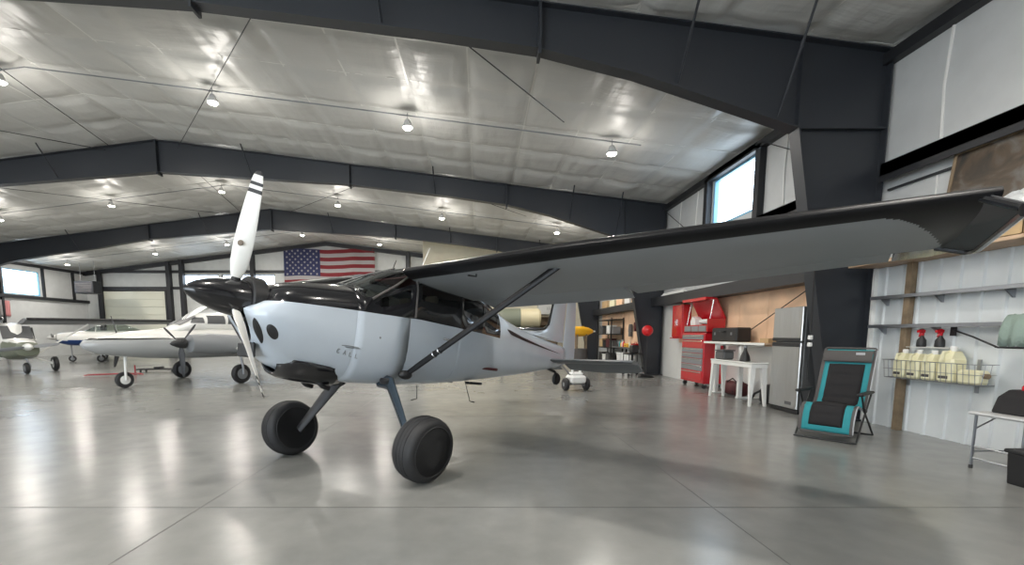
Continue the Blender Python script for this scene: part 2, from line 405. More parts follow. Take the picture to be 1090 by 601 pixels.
# steel portal frames
def portal(n, y, lab):
    def bot(x):
        pts = [(-28.55, 5.0), (-26.3, 5.62), (-24, 6.0), (-21.5, 6.33), (-18.5, 6.83), (RX, 7.36), (-4.7, 6.93), (-1.0, 6.50), (1.0, 6.22), (2.6, 5.84), (4.4, 5.28), (5.35, 4.98)]
        for (a, za), (b, zb) in zip(pts, pts[1:]):
            if a <= x <= b: return za + (zb-za)*(x-a)/(b-a)
    xs = [-28.55, -26.3, -24, -21.5, -18.5, RX, -4.7, -1.0, 1.0, 2.6, 4.4, 5.35]
    mb = MB()
    off = .10
    top = [(x, roof(x)-off) for x in xs]; low = [(x, bot(x)) for x in xs]
    xo, xi = XR-.08, 5.35
    prof_t = [(XL+.08, roof(XL)-off)] + top + [(xo, roof(xo)-off)]
    # web
    f = lambda a, b, h: (a, h, b)
    for (t0, t1), (l0, l1) in zip(zip(top, top[1:]), zip(low, low[1:])):
        mb.prism([l0, l1, t1, t0], y-.012, y+.012, f)
    mb.prism([(xi, 4.98), (xo, 4.98), (xo, roof(xo)-off), (xi, roof(xi)-off)], y-.012, y+.012, f)
    mb.prism([(6.28, 0), (xo, 0), (xo, 4.98), (5.35, 4.98)], y-.012, y+.012, f)
    xlo = XL+.08
    mb.prism([(xlo, 5.0), (-28.55, 5.0), (-28.55, roof(-28.55)-off), (xlo, roof(xlo)-off)], y-.012, y+.012, f)
    mb.prism([(xlo, 0), (-29.45, 0), (-28.55, 5.0), (xlo, 5.0)], y-.012, y+.012, f)
    # flanges
    def flange(p, q, t, w=.13):
        d = V((q[0]-p[0], 0, q[1]-p[1])).normalized(); nrm = V((-d.z, 0, d.x))*t/2
        P = V((p[0], 0, p[1])); Q = V((q[0], 0, q[1]))
        mb.prism([((P-nrm).x, (P-nrm).z), ((Q-nrm).x, (Q-nrm).z), ((Q+nrm).x, (Q+nrm).z), ((P+nrm).x, (P+nrm).z)], y-w, y+w, f)
    for a, b in zip(prof_t, prof_t[1:]): flange(a, b, .02)
    for a, b in zip(low, low[1:]): flange(a, b, .022)
    flange((5.35, 4.98), (6.28, 0), .025); flange((xo, 0), (xo, roof(xo)-off), .02)
    flange((-28.55, 5.0), (-29.45, 0), .025); flange((xlo, 0), (xlo, roof(xlo)-off), .02)
    flange((5.35, 4.98), (xo, 4.98), .025, .11); flange((5.35, 4.98), (5.35, roof(5.35)-off), .02, .11)
    # splice plates and stiffeners
    for x in (RX, -4.7, -18.5, 1.0):
        mb.box(x-.025, x+.025, y-.15, y+.15, bot(x)-.10, roof(x)-.1)
    mb.box(6.18, 6.9, y-.16, y+.16, .0, .03)
    return struct(mb.build('trim_%d' % n, M['steel']), lab)
for n, y, lab in ((2, 8.15, 'nearest dark grey steel portal frame with the column beside the recliner chair'), (3, 17.25, 'second dark grey steel portal frame from the camera'),
                  (4, 26.35, 'third dark grey steel portal frame from the camera'), (5, -1.0, 'dark grey steel portal frame overhead behind the camera')):
    portal(n, y, lab)
# eave struts, girts, end-wall posts
mb = MB()
mb.box(XR-.16, XR-.001, YF, YB, roof(XR)-.30, roof(XR)-.12)
mb.box(XL+.001, XL+.16, YF, YB, roof(XL)-.30, roof(XL)-.12)
struct(mb.build('trim_6', M['girt']), 'dark eave strut running along the top of the side walls')
mb = MB()
for a, b in ((YF, 7.95), (8.4, 17.0), (17.5, 26.1)):
    mb.box(XR-.20, XR-.001, a, b, 4.16, 4.36); mb.box(XR-.20, XR-.18, a, b, 4.06, 4.36)
    mb.box(XR-.05, XR-.001, a, b, 3.93, 3.96)
struct(mb.build('trim_7', M['girt']), 'dark horizontal girt high along the right wall')
mb = MB()
for yy in (11.55, 14.1): mb.box(XR-.16, XR-.001, yy-.1, yy+.1, 4.36, roof(XR)-.2)
mb.box(XR-.16, XR-.001, 11.65, 14.0, 6.05, 6.17)
struct(mb.build('trim_8', M['girt']), 'dark jambs and header around the high right window')
mb = MB()
mb.box(XL+.001, XL+.18, 17.5, YB, 3.86, 4.06)
for yy in (29.1, 31.95, 34.3): mb.box(XL+.001, XL+.14, yy-.06, yy+.06, 4.06 if yy > 30 else 0, roof(XL)-.2)
struct(mb.build('trim_9', M['girt']), 'dark girts and posts of the far left wall')
mb = MB()
for x in (-28.95+.3, -23.6, -22.6 , -17.2 , -5.4):
    if x < -28: continue
    mb.box(x-.14, x+.14, YB-.34, YB-.001, 0, roof(x)-.1)
    mb.box(x-.02, x+.02, YB-.30, YB-.15, 0, roof(x)-.1)
for z in (5.02, 6.25):
    mb.box(XL+.2, -3.6, YB-.12, YB-.001, z-.1, z+.1)
for a, b in ((XL, RX), (RX, -3.6)):
    mb.prism([(a, roof(a)-.1), (b, roof(b)-.1), (b, roof(b)-.38), (a, roof(a)-.38)], YB-.25, YB-.001, lambda p, q, h: (p, h, q))
mb.box(-29.0, -28.7, YB-.34, YB-.15, 0, 6.2)
struct(mb.build('trim_10', M['girt']), 'dark posts, girts and rake beam of the far end wall')

# ribbed liner on the right wall near the camera, with post and rails
mb = MB(); y = -2.0; pts = []
pts = []
while y < 8.0:
    pts += [(y, XR-.035), (y+.19, XR-.035), (y+.205, XR-.062), (y+.245, XR-.062), (y+.26, XR-.035)]; y += .30
rows = [[V((x, yy, z)) for yy, x in pts] for z in (0.0, 2.66)]
mb.grid(rows); 
struct(mb.build('wall_liner', M['liner'], solid=.012), 'white ribbed metal liner on the lower right wall')
mb = MB(); mb.rbox(6.34, XR-.001, -2, 8.0, 2.665, 2.715, .006)
struct(mb.build('trim_11', M['wood']), 'pine ledge capping the white ribbed liner')
mb = MB(); mb.rbox(XR-.16, XR-.068, 7.24, 7.34, 0, 2.66, .005)
struct(mb.build('trim_12', M['wood_dark']), 'weathered wooden post against the white liner')
mb = MB(); mb.box(XR-.10, XR-.001, 7.98, 8.02, 0, 2.66); struct(mb.build('trim_13', M['white_paint']), 'white edge flashing of the ribbed liner')
# bay two wall covering: plywood above white boards, dark ledge beam
mb = MB()
for k in range(6): mb.box(XR-.03, XR-.001, 8.55+1.2*k, 8.55+1.2*k+1.19, 1.25, 2.56)
struct(mb.build('trim_14', M['peach']), 'peach coloured plywood sheets on the right wall behind the fridge')
mb = MB(); mb.box(XR-.032, XR-.001, 15.75, 16.95, .0, 2.56); mb.box(XR-.028, XR-.001, 8.5, 15.75, 0, 1.245)
struct(mb.build('trim_15', M['white_paint']), 'white boards on the right wall beside the red tool chest')
mb = MB(); mb.box(6.42, XR-.001, 8.45, 26.1, 2.80, 2.86); mb.box(6.42, 6.46, 8.45, 26.1, 2.56, 2.80); mb.box(6.46, XR, 8.45, 26.1, 2.56, 2.60)
struct(mb.build('trim_16', M['girt']), 'long dark ledge beam along the right wall')
mb = MB()
for k in range(4): mb.box(XR-.03, XR-.001, 17.9+1.95*k, 17.9+1.95*k+1.9, .9, 2.56)
struct(mb.build('trim_17', M['peach']), 'plywood sheets on the right wall in the workshop bay')

mb = MB()
for yy in (-1.5, 1.0, 3.3, 4.75, 6.0, 7.15, 9.6, 10.7, 14.9, 16.1): mb.tube([(XR-.004, yy, 4.37), (XR-.012, yy+.03, 5.2), (XR-.004, yy-.02, roof(XR)-.3)], .022, 6); mb.tube([(XR-.004, yy, 2.72), (XR-.006, yy, 3.92)], .012, 6)
struct(mb.build('trim_22', M['strap2'], smooth=True), 'raised vertical seams in the insulation of the right wall')
# rods, conduits and flange braces
mb = MB()
for y in (12.42, 21.7, 31.0):
    mb.tube([(-29.5, y, roof(-29.5)-.22), (RX, y, roof(RX)-.24), (4.2, y, roof(4.2)-.22)], .016, 6)
struct(mb.build('trim_18', M['grey_paint']), 'thin conduits carrying the hangar lamps')
mb = MB()
def rod(a, b): mb.tube([a, b], .011, 6)
for y0, y1 in ((8.15, 17.25), (17.25, 26.35)):
    rod((-13.2, y1-.1, 8.2), (-11.3, y0+.15, 8.3)); rod((-3.55, y0+.15, 7.3), (-10.8, y1-.1, 8.2)); rod((-.45, y0+.15, 6.6), (2.1, y0+3.75, 6.75)); rod((-20.5, y0+.15, 7.2), (-13.4, y1-.1, 8.1))
rod((6.7, 8.3, 4.4), (6.7, 11.4, 6.1)); rod((6.7, 17.1, 6.0), (6.7, 14.3, 4.4)); rod((6.75, 8.7, 2.8), (6.75, 12.2, 1.3))
struct(mb.build('trim_19', M['girt']), 'thin steel tie rods bracing the roof and right wall')
mb = MB()
for y in (8.15, 17.25, 26.35):
    for x in (-22.5, -15.2, -8.2, -1.6, 3.3, 5.0):
        zb = {-22.5: 6.2, -15.2: 7.1, -8.2: 7.15, -1.6: 6.57, 3.3: 5.63, 5.0: 5.1}[x]
        mb.tube([(x, y-.10, zb+.05), (x, y-.85, roof(x)-.06)], .022, 6)
        if y > 10: mb.tube([(x, y+.10, zb+.05), (x, y+.85, roof(x)-.06)], .022, 6)
struct(mb.build('trim_20', M['steel']), 'flange braces between the portal frames and the roof')

# ------------------------------------------------------------------ lamps
def lamp():
    t = thing('high_bay_lamp', 'x', 'ceiling lamp', (0, 0, 0), group='high bay lamps under the roof')
    mb = MB(); mb.lathe([(.05, .20), (.07, .17), (.10, .10), (.13, .02), (.135, 0), (.12, .0)], n=20); mb.build('housing', M['lamp_body'], t, smooth=True)
    mb = MB(); mb.lathe([(.12, .0), (.10, -.03), (.0, -.045)], n=20); mb.build('lens', M['lamp'], t, smooth=True)
    mb = MB(); mb.tube([(0, 0, .2), (0, 0, .36)], .01, 6); mb.build('hook', M['grey_paint'], t)
    return t
proto = lamp()
rows_ = [(12.42, [3.45, -1.85, -6.85, -12.25, -17.4, -22.6], ['first', 'nearest the camera']), (21.7, [3.6, -1.72, -6.5, -11.8, -16.9, -22.1], []), (31.0, [-1.6-5, -11.7, -16.7, -21.5, -27.4], []), (3.2, [3.5, -1.85, -7, -12.3, -17.5, -22.7], []), (-6, [1, -6, -13, -20], [])]
first = True
rown = ['lamp row nearest the camera', 'middle lamp row', 'farthest lamp row', 'unseen lamp row added above the camera', 'lamp row behind the camera']  # row above the camera is out of view, added to light the hangar
ords = ['first', 'second', 'third', 'fourth', 'fifth', 'sixth']
LAMPW = [34, 34, 34, 34, 34]
for ri, (y, xs, _) in enumerate(rows_):
    for i, x in enumerate(xs):
        z = roof(x) - .52 if ri < 3 else roof(x)-.55
        lab = 'round glowing roof lamp, %s from the right in the %s' % (ords[i], rown[ri])
        o = proto if first else dup(proto)
        first = False
        o.location = (x, y, z); o['label'] = lab
        l = bpy.data.lights.new('lamp_bulb', 'POINT'); l.energy = LAMPW[ri]; l.shadow_soft_size = .14; l.color = (1, .95, .88)
        lo = bpy.data.objects.new('lamp_bulb', l); C.objects.link(lo); lo.parent = o; lo.location = (0, 0, -.30)
        l = bpy.data.lights.new('lamp_beam', 'AREA'); l.shape = 'DISK'; l.size = .30; l.energy = LAMPW[ri]*2.4; l.color = (1, .95, .88)
        lo = bpy.data.objects.new('lamp_beam', l); C.objects.link(lo); lo.parent = o; lo.location = (0, 0, -.05)
# ------------------------------------------------------------------ the grey bush plane
TH, PI_, RO = math.radians(38.25), math.radians(7.56), math.radians(.27)
_F = V((-math.sin(TH), -math.cos(TH), 0)); _L = V((math.cos(TH), -math.sin(TH), 0)); _U = V((0, 0, 1))
_f = _F*math.cos(PI_) + _U*math.sin(PI_); _u = -_F*math.sin(PI_) + _U*math.cos(PI_)
_l = _L*math.cos(RO) + _u*math.sin(RO); _u = _u*math.cos(RO) - _L*math.sin(RO)
_O = V((-2.663, 4.163, 1.941))
G = V((-1.5, 5.2, 0)); RZA = PI*1.5 - TH
GI = (Matrix.Translation(G) @ Matrix.Rotation(RZA, 4, 'Z')).inverted()
def W2P(p): return GI @ V(p)
def A2P(p): p = V(p); return GI @ (_O + _f*p.x + _l*p.y + _u*p.z)   # airframe (fwd, left, up) -> parent local
plane = thing('bush_plane', 'large pale grey high-wing taildragger aeroplane with black spinner and big tyres in the foreground', 'aeroplane', G, RZA)

# stations: x, half width, belt z, top z, bottom z, lower exponent, upper exponent
ST = [(-.56, .16, -.16, .04, -.38, 2.2, 2.2), (-.575, .26, -.17, .11, -.48, 2.3, 2.3), (-.62, .35, -.16, .17, -.56, 2.4, 2.4), (-.70, .41, -.13, .215, -.61, 2.5, 2.4),
      (-.85, .455, -.08, .26, -.655, 2.6, 2.4), (-1.1, .49, -.02, .305, -.70, 2.7, 2.4), (-1.5, .53, .03, .365, -.74, 3.0, 2.4), (-1.62, .54, .04, .395, -.745, 3.1, 2.4),
      (-1.80, .548, .05, .49, -.75, 3.2, 2.6), (-1.95, .555, .055, .575, -.75, 3.2, 2.9), (-2.10, .56, .06, .66, -.75, 3.3, 3.3), (-2.25, .565, .06, .725, -.745, 3.3, 3.8), (-2.42, .57, .065, .775, -.74, 3.3, 4.2),
      (-2.8, .57, .07, .80, -.72, 3.3, 4.4), (-3.16, .57, .075, .80, -.69, 3.2, 4.4), (-3.22, .57, .075, .80, -.685, 3.2, 4.4), (-3.55, .555, .08, .77, -.65, 3.0, 4.0), (-3.70, .545, .08, .755, -.64, 3.0, 3.8), (-3.76, .54, .08, .745, -.63, 3.0, 3.7),
      (-4.05, .505, .085, .66, -.60, 2.9, 3.2), (-4.25, .48, .085, .60, -.575, 2.8, 3.0), (-4.6, .43, .085, .51, -.535, 2.7, 2.8), (-5.2, .34, .08, .42, -.46, 2.5, 2.5), (-5.9, .24, .08, .36, -.36, 2.3, 2.3),
      (-6.6, .15, .08, .32, -.25, 2.2, 2.2), (-7.1, .09, .08, .29, -.15, 2.0, 2.0), (-7.3, .05, .08, .26, -.08, 2.0, 2.0)]
def belt(x): return .01 + min((-.53-x)*.045, .085) if x > -4.3 else .08
ST = [(a, b, belt(a), d, e, f, g) for a, b, c, d, e, f, g in ST]
NL, NU = 14, 14
def nose_x(x, z):
    fall = max(0, 1-(-.56-x)/.9)**1.5; return x + fall*(max(-.24, min(.10, .55*(z+.28))) - .20*min(1, max(0, (z+.09)/.12)))
def section(st):
    x, w, zb, zt, z0, el, eu = st; r = []
    for k in range(NL):
        t = PI/2*(1-k/NL); r.append((w*math.cos(t)**(2/el), zb-(zb-z0)*math.sin(t)**(2/el)))
    for k in range(NU+1):
        t = PI/2*k/NU; c = max(math.cos(t), 0.0); r.append((w*c**(2/eu), zb+(zt-zb)*math.sin(t)**(2/eu)))
    return r
SEC = [section(s) for s in ST]
def stripe_z(x):   # lower edge of the black band along the side
    return .015 + (-.55-x)*.022 if x > -4.3 else -9
bodies = {}
def put(key, i, k, side):
    a, b = SEC[i], SEC[i+1]
    q = [(ST[i][0], *a[k]), (ST[i][0], *a[k+1]), (ST[i+1][0], *b[k+1]), (ST[i+1][0], *b[k])]
    bodies.setdefault(key, MB(A2P)).add([(x, side*y, z) for x, y, z in q], [(0, 1, 2, 3)], key[1])
for i in range(len(ST)-1):
    xm = (ST[i][0]+ST[i+1][0])/2
    for k in range(NL+NU):
        zm = (SEC[i][k][1]+SEC[i][k+1][1]+SEC[i+1][k][1]+SEC[i+1][k+1][1])/4
        up = k - NL
        for side in (1, -1):
            part, mi = 'fuselage', 0
            if xm > -1.5: part = 'engine_cowling'
            if up >= 0 and xm > -4.25: mi = 1
            if xm < -4.25: mi = 0
            # glass
            if up >= 0:
                if -2.42 < xm < -1.62 and up >= 4: part = 'windshield'
                elif -2.25 < xm < -1.80 and 1 <= up < 3: part = 'quarter_window_%d' % side
                elif -3.16 < xm < -2.42 and 1 <= up < 4: part = 'door_window_%d' % side
                elif -3.70 < xm < -3.22 and 1 <= up < 4: part = 'cabin_window_%d' % side
                elif -4.25 < xm < -3.76 and 1 <= up < 4: part = 'rear_window_%d' % side
                elif -4.25 < xm < -4.05 and up == 4: part = 'rear_window_%d' % side
            if part == 'fuselage' and -3.16 < xm < -2.25 and 5 <= k < NL: part = 'cabin_door_%d' % side
            bodies.setdefault(part, []).append((i, k, side, mi))
def body_part(name, key, mats, parent, lift=0.0, solid=0):
    mb = MB(A2P)
    for i, k, side, mi in bodies[key]:
        a, b = SEC[i], SEC[i+1]
        q = [(nose_x(ST[i][0], a[k][1]), *a[k]), (nose_x(ST[i][0], a[k+1][1]), *a[k+1]), (nose_x(ST[i+1][0], b[k+1][1]), *b[k+1]), (nose_x(ST[i+1][0], b[k][1]), *b[k])]
        c = V((0, 0, -.1)); vs = []
        for x, y, z in q:
            n = V((0, y, z+.1)).normalized()*lift; vs.append((x, side*(y+n.y), z+n.z))
        mb.add(vs, [(0, 1, 2, 3)], mi)
    return mb.build(name, mats, parent, smooth=True, angle=60, solid=solid)
bodies = {k: v for k, v in bodies.items() if isinstance(v, list)}
fus = body_part('fuselage', 'fuselage', [M['silver'], M['black_gloss']], plane, solid=.012)
cow = body_part('engine_cowling', 'engine_cowling', [M['silver'], M['black_gloss']], plane, .004)
tag(fus, 'pale grey body with a black window band'); tag(cow, 'pale grey engine cowling with a black top')
ws = body_part('windshield', 'windshield', M['ws_glass'], plane, -.004)
for s in (1, -1):
    for nm in ('quarter_window', 'door_window', 'cabin_window', 'rear_window'):
        body_part(nm, '%s_%d' % (nm, s), M['cabin_glass'], plane, -.004)
    dr = body_part('cabin_door', 'cabin_door_%d' % s, [M['silver'], M['black_gloss']], plane, .005)
    mb = MB(A2P); mb.rbox(-2.98, -2.84, *sorted((s*.566, s*.592)), -.10, -.075, .004); mb.build('door_handle', M['chrome'], dr)
def side_pt(x, z, lift=.008):
    for a, b in zip(range(len(ST)-1), range(1, len(ST))):
        if ST[b][0] <= x <= ST[a][0]:
            t = (ST[a][0]-x)/(ST[a][0]-ST[b][0]); s = [(SEC[a][k][0]*(1-t)+SEC[b][k][0]*t, SEC[a][k][1]*(1-t)+SEC[b][k][1]*t) for k in range(NL+NU+1)]
            for p, q in zip(s, s[1:]):
                if p[1] <= z <= q[1]: u = (z-p[1])/max(q[1]-p[1], 1e-6); return (x, p[0]*(1-u)+q[0]*u+lift, z)
    return (x, .5, z)
# dark inlet openings and nose ring
mb = MB(A2P)
mb.lathe([(.0, -.535), (.20, -.535), (.215, -.55), (.215, -.68), (.19, -.70)], o=(0, 0, .04), ax=(1, 0, 0), n=32)
mb.build('spinner_bulkhead', M['black'], plane, smooth=True)
def surf_patch(xc, zc, rx, rz, side, lift, tilt=0.):
    """disc that follows the cowling surface; xc is the station, zc the height"""
    rows = []
    for r in (0.001, .5, .85, 1.0):
        row = []
        for k in range(24):
            a = 2*PI*k/24; u, v = math.cos(a)*r, math.sin(a)*r
            x = xc + rx*u + tilt*rz*v; z = zc + rz*v
            q = side_pt(x, z, 0); n = V((.45, .85, -.15)).normalized()
            l_ = lift if r < .99 else lift*.2
            row.append(V((nose_x(q[0], q[2])+n.x*l_, side*(q[1]+n.y*l_), q[2]+n.z*l_)))
        rows.append(row)
    mb = MB(A2P); mb.grid(rows, closed=True); return mb
mb = MB(A2P); mb.rbox(-.62, -.575, -.16, .16, -.55, -.40, .015); mb.build('lower_scoop', M['black'], cow)
for s in (1, -1):
    surf_patch(-.585, -.29, .016, .12, s, .010, .02).build('air_inlet', M['black'], cow, smooth=True)
    surf_patch(-.665, -.29, .042, .072, s, .010, .05).build('side_vent', M['black'], cow, smooth=True)
# belly outlet with black lip
mb = MB(A2P)
rows = []
for x, w, z, d in ((-.86, .20, -.70, .0), (-.98, .33, -.745, .05), (-1.15, .39, -.77, .07), (-1.35, .40, -.79, .07), (-1.5, .37, -.80, .05), (-1.62, .28, -.775, .0)):
    rows.append([V((x + .04*abs(t)**2, w*t, z + .20*abs(t)**3 + .0)) for t in [q/8 for q in range(-8, 9)]])
mb.grid(rows); mb.build('cowl_outlet', M['black_gloss'], cow, smooth=True, solid=.03)
for s in (1, -1):
    mb = MB(A2P); mb.tube([(-1.30, s*.17, -.74), (-1.38, s*.17, -.80), (-1.46, s*.17, -.82)], .028, 12, caps=False); mb.build('exhaust_pipe', M['black'], cow, smooth=True, solid=.004)
# faint stencil on the cowling side
mb = MB(A2P)
def stroke(pts, w=.004): mb.tube([side_pt(x, z) for x, z in pts], w, 5)
stroke([(-1.36, -.34), (-1.44, -.335), (-1.5, -.345)]); stroke([(-1.40, -.352), (-1.52, -.358), (-1.58, -.352)]); stroke([(-1.47, -.338), (-1.56, -.345)])
glyph = {'C': [[(.03, .04), (.01, .045), (0, .03), (0, .01), (.01, 0), (.03, .005)]], 'A': [[(0, 0), (.015, .045), (.03, 0)], [(.007, .018), (.023, .018)]], 'L': [[(0, .045), (0, 0), (.027, 0)]]}
for j, ch in enumerate('CALL'):
    for st in glyph[ch]: stroke([(-1.32-.075*j-a, -.425+b-.012*j) for a, b in st], .0045)
mb.build('stencil_lettering', M['grey_paint'], cow)
mb = MB(A2P); mb.lathe([(0, .006), (.012, .004), (.014, 0)], o=side_pt(-1.83, -.20, .0), ax=(0, 1, 0), n=12); mb.build('filler_cap', M['grey_paint'], fus)

# spinner and propeller
mb = MB(A2P)
prof = [(0, 0), (.02, -.004), (.05, -.03), (.09, -.09), (.125, -.17), (.155, -.27), (.175, -.38), (.182, -.46), (.182, -.535)]
mb.lathe([(r, h) for r, h in prof], o=(0, 0, .02), ax=(1, 0, .0), n=40); mb.build('spinner', M['black_gloss'], plane, smooth=True, angle=60)
def blade(phi):
    n = 20; rows = []; R_ = 1.20; ms = []
    secs = [(.10, .032, .95, .030), (.17, .036, 1.0, .028), (.24, .055, .95, .022), (.34, .074, .80, .016), (.5, .082, .62, .012), (.7, .080, .50, .010), (.9, .070, .42, .008), (1.0, .063, .38, .007), (1.035, .060, .37, .006), (1.07, .057, .36, .006), (1.10, .054, .35, .006), (1.135, .047, .34, .005), (1.165, .040, .34, .005), (1.19, .026, .33, .004), (1.2, .01, .33, .002)]
    for r, c, tw, t in secs:
        row = []; tw = tw*.85+.34; c *= 1.1
        for k in range(n):
            a = 2*PI*k/n; cc = c*math.cos(a); tt = t*math.sin(a)
            x = -cc*math.sin(tw) + tt*math.cos(tw); y = cc*math.cos(tw) + tt*math.sin(tw)
            # blade axis at angle phi in the (left, up) plane
            row.append(V((-.42 + x, r*math.sin(phi) + y*math.cos(phi), .02 + r*math.cos(phi) - y*math.sin(phi))))
        rows.append(row)
    mb = MB(A2P)
    def fm(i, k):
        r = (secs[i][0]+secs[i+1][0])/2
        return 1 if (1.0 < r < 1.035 or 1.07 < r < 1.10 or r > 1.165) else (2 if r > 1.165 else 0)
    mb.grid(rows, closed=True, fm=fm)
    mb.add(rows[-1], [tuple(range(n))], 1)
    b = mb.build('propeller_blade', [M['blade'], M['black']], plane, smooth=True, angle=60)
    return b
for ph in (18, 140, 262):
    b = blade(math.radians(ph))
    if ph == 18:
        p = math.radians(18); mb = MB(A2P); mb.lathe([(0, .006), (.026, .004), (.028, 0)], o=(-.385, .52*math.sin(p)+.015, .02+.52*math.cos(p)), ax=(.80, .6, 0), n=20)
        mb.build('round_decal', M['tan'], b)
    mb = MB(A2P); p = math.radians(ph); mb.tube([(-.42, .05*math.sin(p), .02+.05*math.cos(p)), (-.42, .17*math.sin(p), .02+.17*math.cos(p)), (-.42, .20*math.sin(p), .02+.20*math.cos(p))], [.05, .048, .04], 16); mb.build('blade_root', M['black'], b, smooth=True)

# wings
def airfoil(n=14):
    up = []; lo = []
    for k in range(n+1):
        x = .5*(1-math.cos(PI*k/n)); t = .12
        yt = 5*t*(.2969*x**.5-.126*x-.3516*x*x+.2843*x**3-.1036*x**4)
        cam_ = .02*4*x*(1-x)*.8
        up.append((x, yt*1.12+cam_)); lo.append((x, -yt*.82+cam_*.6))
    return up, lo
def wing_loft(secs, s, name, mats, parent, c0=0., c1=1., fm=None, drop=0.):
    """secs: (y, LE x, LE z, chord, incidence) ; c0..c1 the chord range kept"""
    up, lo = airfoil(64); rows = []
    def cut(l):
        def at(x):
            for (a, za), (b, zb) in zip(l, l[1:]):
                if a <= x <= b: return za+(zb-za)*(x-a)/(b-a)
            return l[-1][1]
        xs = [c0] + [x for x, _ in l if c0+.005 < x < c1-.005] + [c1]; return [(x, at(x)) for x in xs]
    u, l = cut(up), cut(lo); prof = u[::-1] + l[(1 if c0 == 0 else 0):]
    for y, xl, zl, c, inc in secs:
        row = []
        for a, b in prof:
            dz = -drop*.25*(a-c0)/(1-c0) if drop else 0
            row.append(V((xl - c*a*math.cos(inc) + 0, s*y, zl + c*b - c*a*math.sin(inc) + c*dz)))
        rows.append(row)
    nn = len(rows[0]); mb = MB(A2P)
    mb.grid(rows, closed=True, fm=(lambda i, k: fm((rows[i][k]+rows[i][(k+1) % nn]+rows[i+1][k]+rows[i+1][(k+1) % nn])/4, prof[k][0]*.5+prof[(k+1) % nn][0]*.5, k < len(u)-1)) if fm else None)
    mb.add(rows[0], [tuple(range(nn))], 0); mb.add(rows[-1], [tuple(range(nn))], 1 if len(mats) > 1 else 0)
    return mb.build(name, mats, parent, smooth=True, angle=40)
ys = [.50, 1.0, 1.5, 2.0, 2.55, 3.1, 3.7, 4.2, 4.6] + [4.75+.018*k for k in range(33)] + [5.36]
def wsec(y):
    t = max(0, (y-2.6)/2.8)
    return (y, -2.13 - .02*y*.3 - .17*t, .625 + .020*y - .012*t, 1.74 - .52*t - (.10 if y > 5.33 else 0), math.radians(3.0-1.6*t))
def wfm(c, a, upper):
    # black leading edge band that widens in a curve towards the tip
    y = abs(c.y); e = .085 if not upper else .16
    if y > 4.8: e += ((y-4.8)/.5)**2.4 * .95
    return 1 if a < e else 0
for s in (1, -1):
    w_ = wing_loft([wsec(y) for y in ys], s, 'wing', [M['wing_grey'], M['black_satin']], plane, 0, .77, wfm)
    tag(w_, 'grey wing with a black leading edge')
    wing_loft([wsec(y) for y in (.62, 1.3, 2.0, 2.7)], s, 'flap', [M['wing_grey']], w_, .775, 1, drop=.12)
    wing_loft([wsec(y) for y in (2.73, 3.6, 4.3, 4.95)], s, 'aileron', [M['wing_grey']], w_, .775, 1)
    wing_loft([wsec(y) for y in (4.97, 5.2, 5.36)], s, 'wing_trailing_corner', [M['black_gloss']], w_, .775, 1)
    # drooped tip plate
    mb = MB(A2P)
    poly = [(-2.36, 5.28, .70), (-2.22, 5.41, .575), (-2.26, 5.43, .555), (-3.15, 5.40, .60), (-3.25, 5.36, .615), (-3.30, 5.20, .68), (-2.9, 5.24, .685)]
    n = len(poly); vs = [(x, s*y, z) for x, y, z in poly] + [(x, s*(y+.012), z+.028) for x, y, z in poly]
    mb.add(vs, [tuple(range(n)), tuple(range(n, 2*n))] + [(i, (i+1) % n, n+(i+1) % n, n+i) for i in range(n)]); tp = mb.build('wing_tip', M['tip_dark'], w_)
    mb = MB(A2P); mb.tube([(x, s*y, z) for x, y, z in (poly[0], poly[1], poly[2], poly[3], poly[4], poly[5])], .022, 8); mb.build('tip_edge', M['black_gloss'], tp, smooth=True)
    # lift strut
    mb = MB(A2P); a, b = V((-2.24, s*.56, -.60)), V((-2.52, s*2.53, .70)); mb.tube([a, a.lerp(b, .08), a.lerp(b, .92), b], [.030, .038, .038, .028], 12, flat=.5)
    st_ = mb.build('lift_strut', M['black_satin'], plane, smooth=True)
    mb = MB(A2P); mb.ball((-2.24, s*.56, -.60), .075, 14, sc=(1.3, .9, .75)); mb.build('lower_fairing', M['black'], st_, smooth=True)
    mb = MB(A2P)
    for t in (.20, .235): mb.lathe([(.043, 0), (.043, .016)], o=a.lerp(b, t), ax=(b-a), n=16)
    mb.build('strut_clamp', M['chrome'], st_, smooth=True)
    mb = MB(A2P); mb.lathe([(.0, .0), (.03, -.01), (.035, -.03)], o=(-3.0, s*2.3, .66), ax=(0, 0, 1), n=12); mb.build('tie_down_ring', M['grey_paint'], w_)
    # landing gear
mb = MB(A2P); mb.tube([(-2.36, 1.45, .69), (-2.36, 1.45, .55), (-2.22, 1.45, .53)], .010, 6); mb.build('pitot_tube', M['black'], plane)
# windshield frame and roof details
for s in (1, -1):
    mb = MB(A2P); mb.tube([(-1.70, s*.515, .22), (-2.05, s*.50, .45), (-2.40, s*.43, .70)], .016, 8); mb.tube([(-2.33, s*.572, .11), (-2.34, s*.56, .45), (-2.36, s*.50, .68)], .014, 8); mb.build('window_post', M['fab_grey'], plane, smooth=True)
mb = MB(A2P); mb.tube([(-1.62, 0, .42), (-2.0, 0, .61), (-2.42, 0, .79)], .012, 8); mb.tube([(-1.64, -.40, .32), (-1.61, 0, .415), (-1.64, .40, .32)], .012, 8); mb.build('windshield_trim', M['chrome'], plane, smooth=True)
mb = MB(A2P); mb.tube([(-2.75, .12, .78), (-2.92, .12, 1.18)], [.008, .004], 6); mb.build('antenna', M['white_paint'], plane)
mb = MB(A2P); mb.tube([(-2.62, -.3, .80), (-2.7, -.3, 1.0)], [.007, .004], 6); mb.build('antenna', M['black'], plane)
